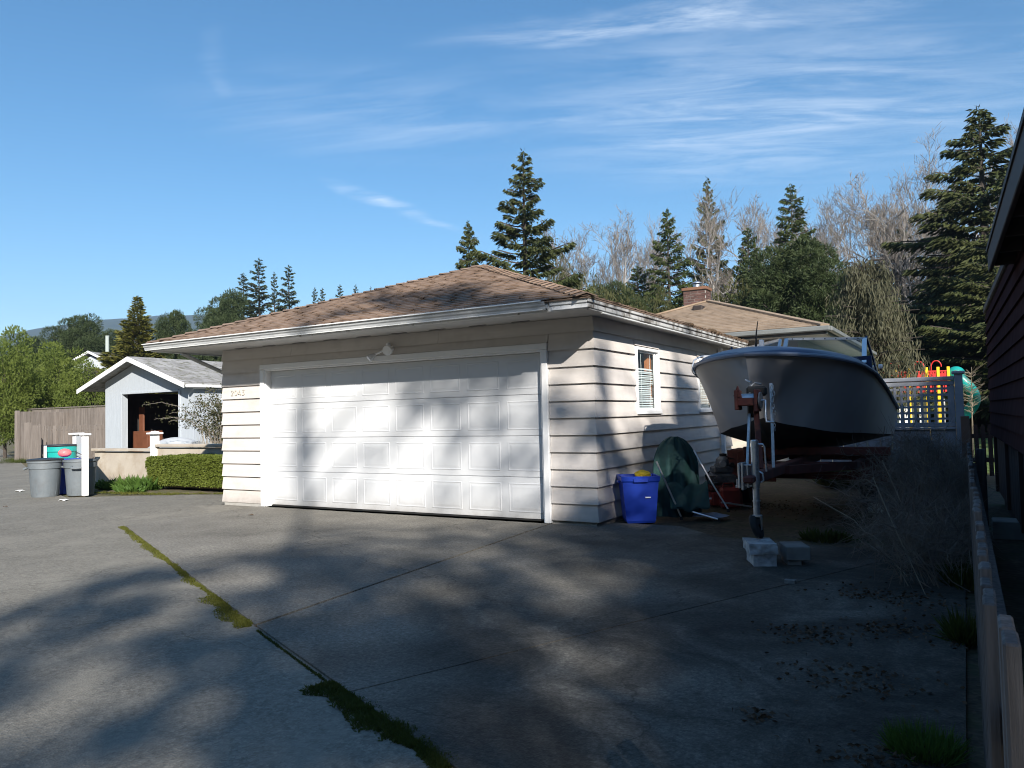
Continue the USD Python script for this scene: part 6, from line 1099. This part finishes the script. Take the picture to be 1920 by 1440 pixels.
# dead leaves swept against the right edge
q = rng_of(143); b = MB()
for c in ((3.3, -4.3, 0.42), (3.0, -3.6, 0.35), (3.45, -3.3, 0.4), (3.5, -5.2, 0.22), (3.0, -5.0, 0.10), (3.35, -2.4, 0.5), (2.9, 1.5, 0.9), (1.6, 2.5, 1.0)):
    n = int(420 * c[2]); P = np.stack([c[0] + q.normal(size=n) * c[2] * 0.45, c[1] + q.normal(size=n) * c[2] * 0.35, np.full(n, 0.004) + q.uniform(0, 0.012, n)], 1); P = P[P[:, 0] < 3.82]; D = q.normal(size=(len(P), 3)); D[:, 2] *= 0.15; b.add(*sprays(P, D, 0.032, 0.018, q))
solo("leaf_litter", b, M["leaf_brown"], "brown dead leaves scattered at the right edge of the concrete", "dead leaves", kind="stuff")
# dead brambles
q = rng_of(144); br = T("dead_brambles", "mass of bare grey bramble canes along the picket fence beside the boat", "bramble bush", (3.3, 1.2, 0.0)); w, tw, st = MB(), MB(), MB()
for k in range(520):
    y = q.uniform(-3.0, 4.4); p0 = np.array([q.uniform(0.05, 0.55), y - 1.2 + 1.2 * 0, 0.0]); p0[1] = y - 0.2; az = q.normal() * 0.8 + PI * (0.95 if q.uniform() < 0.7 else 0.3); o = np.array([math.cos(az), math.sin(az) * 0.9, 0]); Ln = q.uniform(0.3, 1.1) * (0.6 if y < -1.5 else 1); top = q.uniform(0.30, 0.95) * (0.55 if y < -1.2 else 1); t_ = np.linspace(0, 1, 8)
    pts = np.stack([p0[0] + o[0] * Ln * t_, p0[1] + o[1] * Ln * t_, top * np.sin(t_ * PI * q.uniform(0.45, 0.85))], 1) + q.normal(size=(8, 3)) * 0.018; pts[0] = p0; pts = pts[(pts[:, 0] < 0.60)]
    if len(pts) < 3: continue
    big = k % 60 == 0; (st if big else w).tube(pts, np.linspace(0.0055 if big else 0.0045, 0.002, len(pts)), 4, cap=False)
    m = 16; tt = q.uniform(0.2, 1, m); ii = np.linspace(0, 1, len(pts)); P = np.stack([np.interp(tt, ii, pts[:, j]) for j in range(3)], 1); E_ = P + q.normal(size=(m, 3)) * 0.13 + [0, 0, 0.03]; tw.add(*sticks(P, E_, 0.0022, 0.0010))
br.part("canes", w, M["cane"]); br.part("twigs", tw, M["cane"]); br.part("pale_canes", st, M["straw"], label="pale straw coloured canes standing out of the bramble")
for p0, p1, p2 in (((3.1, 2.6, 0.5), (3.2, 2.5, 0.95), (3.33, 2.4, 1.22)), ((2.85, 2.2, 0.3), (2.9, 2.2, 0.75), (2.98, 2.1, 1.12)), ((3.55, -2.2, 0.0), (3.35, -2.0, 0.45), (3.2, -1.8, 0.8)), ((3.4, -1.6, 0.0), (2.95, -1.0, 0.35), (2.55, -0.6, 0.5)), ((3.5, -0.8, 0), (3.3, -0.6, 0.5), (3.15, -0.4, 0.85))):
    br.part("pale_cane", MB().tube(np.array([p0, p1, p2]) - [3.3, 1.2, 0], 0.0036, 5), M["straw"])
# litter
for (x, y, s, lab) in ((-13.6, 0.1, 0.11, "white scrap of paper on the asphalt left of the bins"), (-10.5, -0.68, 0.10, "white scrap of litter in front of the white post")):
    b = MB(); P = np.array([[(x + i * s - j * 0.02, y + j * s * 0.6, -0.006 + 0.02 * ((i + j) % 2)) for i in range(3)] for j in range(3)]); b.grid(P); solo("paper_scrap", b, M["paper"], lab, "litter")
for (x, y, lab) in ((-5.15, -0.9, "single brown dead leaf on the concrete in front of the door's left jamb"), (-10.3, -1.7, "brown dead leaf on the asphalt at the left edge")):
    b = MB(); b.add([(x, y, 0.004), (x + 0.06, y + 0.03, 0.025), (x + 0.12, y + 0.02, 0.006), (x + 0.06, y - 0.03, 0.02)], [(0, 3, 1), (3, 2, 1)]); solo("dead_leaf", b, M["leaf_brown"], lab, "leaf")
solo("stone_chip", rough(2.58, 2.66, -2.24, -2.18, -0.005, 0.025, 9, 0.01), M["block"], "small pale stone chip on the concrete below the blocks", "stone")

# ---------------------------------------------------------------- tall trees behind the photographer that throw the dappled shade
E1 = np.array([-SUN[1], SUN[0], 0]); E1 = E1 / np.linalg.norm(E1); E2 = np.cross(SUN, E1); E2 = E2 * np.sign(E2[2])
SHADE = [(-3.66, -0.36, -2.28, -0.79, 0.312, 2.5), (-3.55, -0.45, -2.8, -1.13, 0.26, 2.5), (-5.12, -0.61, -4.55, -0.59, 0.20800000000000002, 2.5), (-4.55, -0.59, -4.13, -0.48, 0.13, 2.5), (-5.44, -1.33, -4.91, -0.89, 0.28600000000000003, 2.5), (-5.04, -1.66, -4.6, -1.11, 0.26, 2.5), (-4.87, -2.07, -4.73, -1.84, 0.26, 2.5), (-4.12, -1.52, -3.48, -1.88, 0.36400000000000005, 2.5), (-4.09, -1.79, -3.82, -1.73, 0.195, 2.5), (-3.39, -2.06, -2.91, -2.31, 0.26, 2.5), (-4.13, -2.42, -3.74, -2.26, 0.22100000000000003, 2.5), (-4.5, -2.41, -4.22, -2.43, 0.156, 2.5), (-3.51, -2.5, -3.11, -2.5, 0.26, 2.5), (-3.13, -1.33, -2.29, -2.05, 0.39, 2.5), (-2.65, -1.74, -1.81, -1.45, 0.30800000000000005, 2.3), (-1.81, -0.86, -1.66, -1.55, 0.275, 2.3), (-0.65, -0.34, -0.32, -1.11, 0.33, 2.3), (-1.59, -0.31, -1.19, -0.44, 0.132, 2.3), (-0.88, -0.21, -0.38, -0.39, 0.17600000000000002, 2.3), (-2.86, -2.25, -2.44, -2.4, 0.30800000000000005, 2.3), (-2.88, -2.01, -2.53, -2.29, 0.275, 2.3), (-1.56, 2.55, -2.12, 2.08, 0.14300000000000002, 0.8), (-2.12, 2.08, -2.86, 1.5, 0.15400000000000003, 0.8), (-1.31, 2.43, -1.45, 1.78, 0.15400000000000003, 0.8), (-1.45, 1.78, -1.63, 0.89, 0.18700000000000003, 0.8), (-3.65, 3.0, -3.67, 1.89, 0.22000000000000003, 0.8), (-1.01, 1.65, -1.04, 0.6, 0.22000000000000003, 0.8), (-1.19, 2.05, -0.62, 0.8, 0.15400000000000003, 0.8), (-0.61, 1.4, -0.57, 0.42, 0.11000000000000001, 0.8), (-0.35, 1.46, -0.12, 0.2, 0.24200000000000002, 1.3), (-0.29, 2.02, -0.38, 1.47, 0.11000000000000001, 1.3), (-2.46, 4.67, -1.06, 2.25, 0.36400000000000005, 2.2), (-1.53, 4.25, -1.21, 3.04, 0.39, 2.2), (-3.14, 4.0, -2.13, 3.3, 0.18200000000000002, 2.2), (-0.93, 2.67, -0.73, 2.03, 0.26, 2.2), (-2.06, 2.83, -1.44, 2.16, 0.325, 2.2), (-2.96, 5.95, -2.24, 5.27, 0.13, 2.2), (0.17, 1.97, 0.15, 0.55, 0.14300000000000002, 1.2), (2.1, 2.75, 2.02, 1.68, 0.17600000000000002, 1.2), (0.34, 1.04, 3.26, 2.53, 0.22000000000000003, 1.2), (0.45, 0.84, 3.44, 2.11, 0.275, 1.2), (-1.15, -2.21, -0.05, -2.45, 0.275, 2.3), (-1.35, -2.52, -0.59, -2.65, 0.275, 2.3), (-1.37, -2.73, -0.74, -2.86, 0.33, 2.3), (-1.7, -2.4, -1.5, -2.53, 0.22000000000000003, 2.3), (-0.81, -1.89, 0.0, -2.12, 0.22000000000000003, 2.3)]
qs = rng_of(210); region = Polygon([(-0.95, -0.62), (-0.3, 0.45), (0.35, 1.05), (1.4, 1.58), (2.8, 2.0), (5, 2.55), (6.6, 3.1), (8.6, 3.45), (9, -4.2), (-1.7, -4.2), (-1.7, -3.0), (-1.25, -2.35), (-1.02, -1.95), (-1.05, -1.2)])
for _k in range(60):
    u, v = qs.uniform(-2.2, -0.8), qs.uniform(-3.4, 0.3); SHADE.append((u - 0.2, v - 0.05, u + 0.15, v + 0.08, qs.uniform(0.08, 0.2), qs.uniform(0.2, 0.6)))
while len(SHADE) < 560:
    u, v = qs.uniform(-1.7, 9.0), qs.uniform(-4.2, 3.45); r = qs.uniform(0.16, 0.34)
    if region.contains(sbox(u - r * 0.7, v - r * 0.7, u + r * 0.7, v + r * 0.7)): an = qs.uniform(-0.7, 0.4); SHADE.append((u - 0.25 * math.cos(an), v - 0.25 * math.sin(an), u + 0.25 * math.cos(an), v + 0.25 * math.sin(an), r, 1.0))
for _k in range(110):
    u, v = qs.uniform(-2.1, -0.7), qs.uniform(-3.6, -2.2)
    if v < -2.72 + 0.45 * (u + 2.1): SHADE.append((u, v, u + 0.25, v - 0.05, 0.19, 1.2))
def shade_tree(label, u0, t0, boughs, seed, H):
    q = rng_of(seed); sh_ = SUN[:2] / np.linalg.norm(SUN[:2]); base = np.array([*(E1[:2] * u0 + sh_ * t0), 0.0]); t = T("tall_fir_tree", label, "tree", base); w, cr = MB(), MB(); w.tube([(0, 0, 0), (0.15, 0, H * 0.5), (0, 0, H)], [0.17, 0.10, 0.03], 10); tz = t0 / math.hypot(SUN[0], SUN[1])
    for (u1, v1, u2, v2, wd, dn) in boughs:
        dt = q.uniform(-0.8, 0.8); a = E1 * u1 + E2 * v1 + SUN * (tz + dt) - base; b_ = E1 * u2 + E2 * v2 + SUN * (tz + dt) - base; Lc = np.linalg.norm(b_ - a); n = int(dn * (Lc * 2 * wd + PI * wd * wd) / 0.018); s = q.uniform(-0.1, 1.1, n); c = a + (b_ - a) * s[:, None]; rr_ = wd * np.sqrt(q.uniform(0, 1, n)); an = q.uniform(0, 6.28, n)
        P = c + (E1 * (rr_ * np.cos(an))[:, None] + E2 * (rr_ * np.sin(an))[:, None]) + SUN * q.normal(size=n)[:, None] * 0.25; cr.add(*sprays(P, q.normal(size=(n, 3)) + [0, 0, -0.3], 0.24, 0.15, q))
        mid = (a + b_) / 2; rt = np.array([0, 0, min(max(mid[2] + 0.35 * np.hypot(mid[0], mid[1]) * 0.3, 1), H - 0.5)]); w.tube([rt, (rt + a) / 2 + [0, 0, 0.2], a, b_], [0.05, 0.035, 0.02, 0.008], 5)
    t.part("trunk", w, M["bark"]); t.part("crown", cr, M["pine"])
shade_tree("tall fir behind the photographer beyond the plum house", 2.05, 27.0, [s for s in SHADE if s[0] > -0.2], 201, 21)
shade_tree("second tall fir behind the photographer, thin crowned", 0.2, 31.0, [s for s in SHADE if -1.9 < s[0] <= -0.2], 202, 22)
shade_tree("third tall fir behind the photographer across the lane", -3.6, 30.0, [s for s in SHADE if s[0] <= -1.9], 203, 21)

q = rng_of(301); k_ = 0  # belt of unseen trees, added to block low sky light from behind
for a_ in np.radians(np.arange(72, 246, 8.5)):
    rd = 57 + q.uniform(-4, 6); kind = ("cedar", "pine")[k_ % 2]; i = (k_ // 2) % 2; bh, br = BASEH[kind]; h = q.uniform(15.5, 19.5); rr0 = q.uniform(5.5, 7.5); k_ += 1
    copy_of(PROTO[kind][i][5], NAME[kind], f"{'conifer' if kind == 'cedar' else 'broad dark tree'} in the unseen belt added behind the photographer to dim the sky", "tree", (-2 + rd * math.sin(a_), rd * math.cos(a_), 0), a_ * 3, "belt of trees behind the photographer", (rr0 / br, rr0 / br, h / bh))
for kind, i, x, y, h, rr0, lab in (("cedar", 0, 12, -44, 22, 5.0, "unseen tall cedar added behind the photographer, straight back"), ("cedar", 1, 3, -40, 20, 5.0, "unseen tall cedar added behind the photographer, left of the lane"), ("pine", 0, -8, -38, 17, 6.0, "unseen broad tree added behind the photographer on the lane's far side"), ("pine", 1, -20, -34, 16, 6.0, "unseen broad tree added behind the photographer farther left"), ("cedar", 0, 30, -12, 20, 5.5, "unseen tall cedar added beyond the plum house"), ("cedar", 1, 26, 2, 19, 5.5, "second unseen cedar added beyond the plum house"), ("pine", 0, 24, 14, 15, 6.0, "unseen broad tree added beyond the plum house garden"), ("cedar", 1, 22, -48, 22, 5.0, "unseen tall cedar added behind the photographer to the right")):
    bh, br = BASEH[kind]; copy_of(PROTO[kind][i][5], NAME[kind], lab, "tree", (x, y, 0), x * 1.3, None, (rr0 / br, rr0 / br, h / bh))  # more unseen trees, added to cut the sky fill

# ---------------------------------------------------------------- air
hz_ = MB(); hz_.box(-3300, 3300, -400, 3300, -2.0, 480); struct("haze", hz_, usdkit.material(stage, "/World/Looks/haze_air", {"v": ("principled_volume", {"color": (0.55, 0.72, 1.0), "density": HAZE, "anisotropy": 0.2})}, [], volume="v.volume"), kind="stuff")
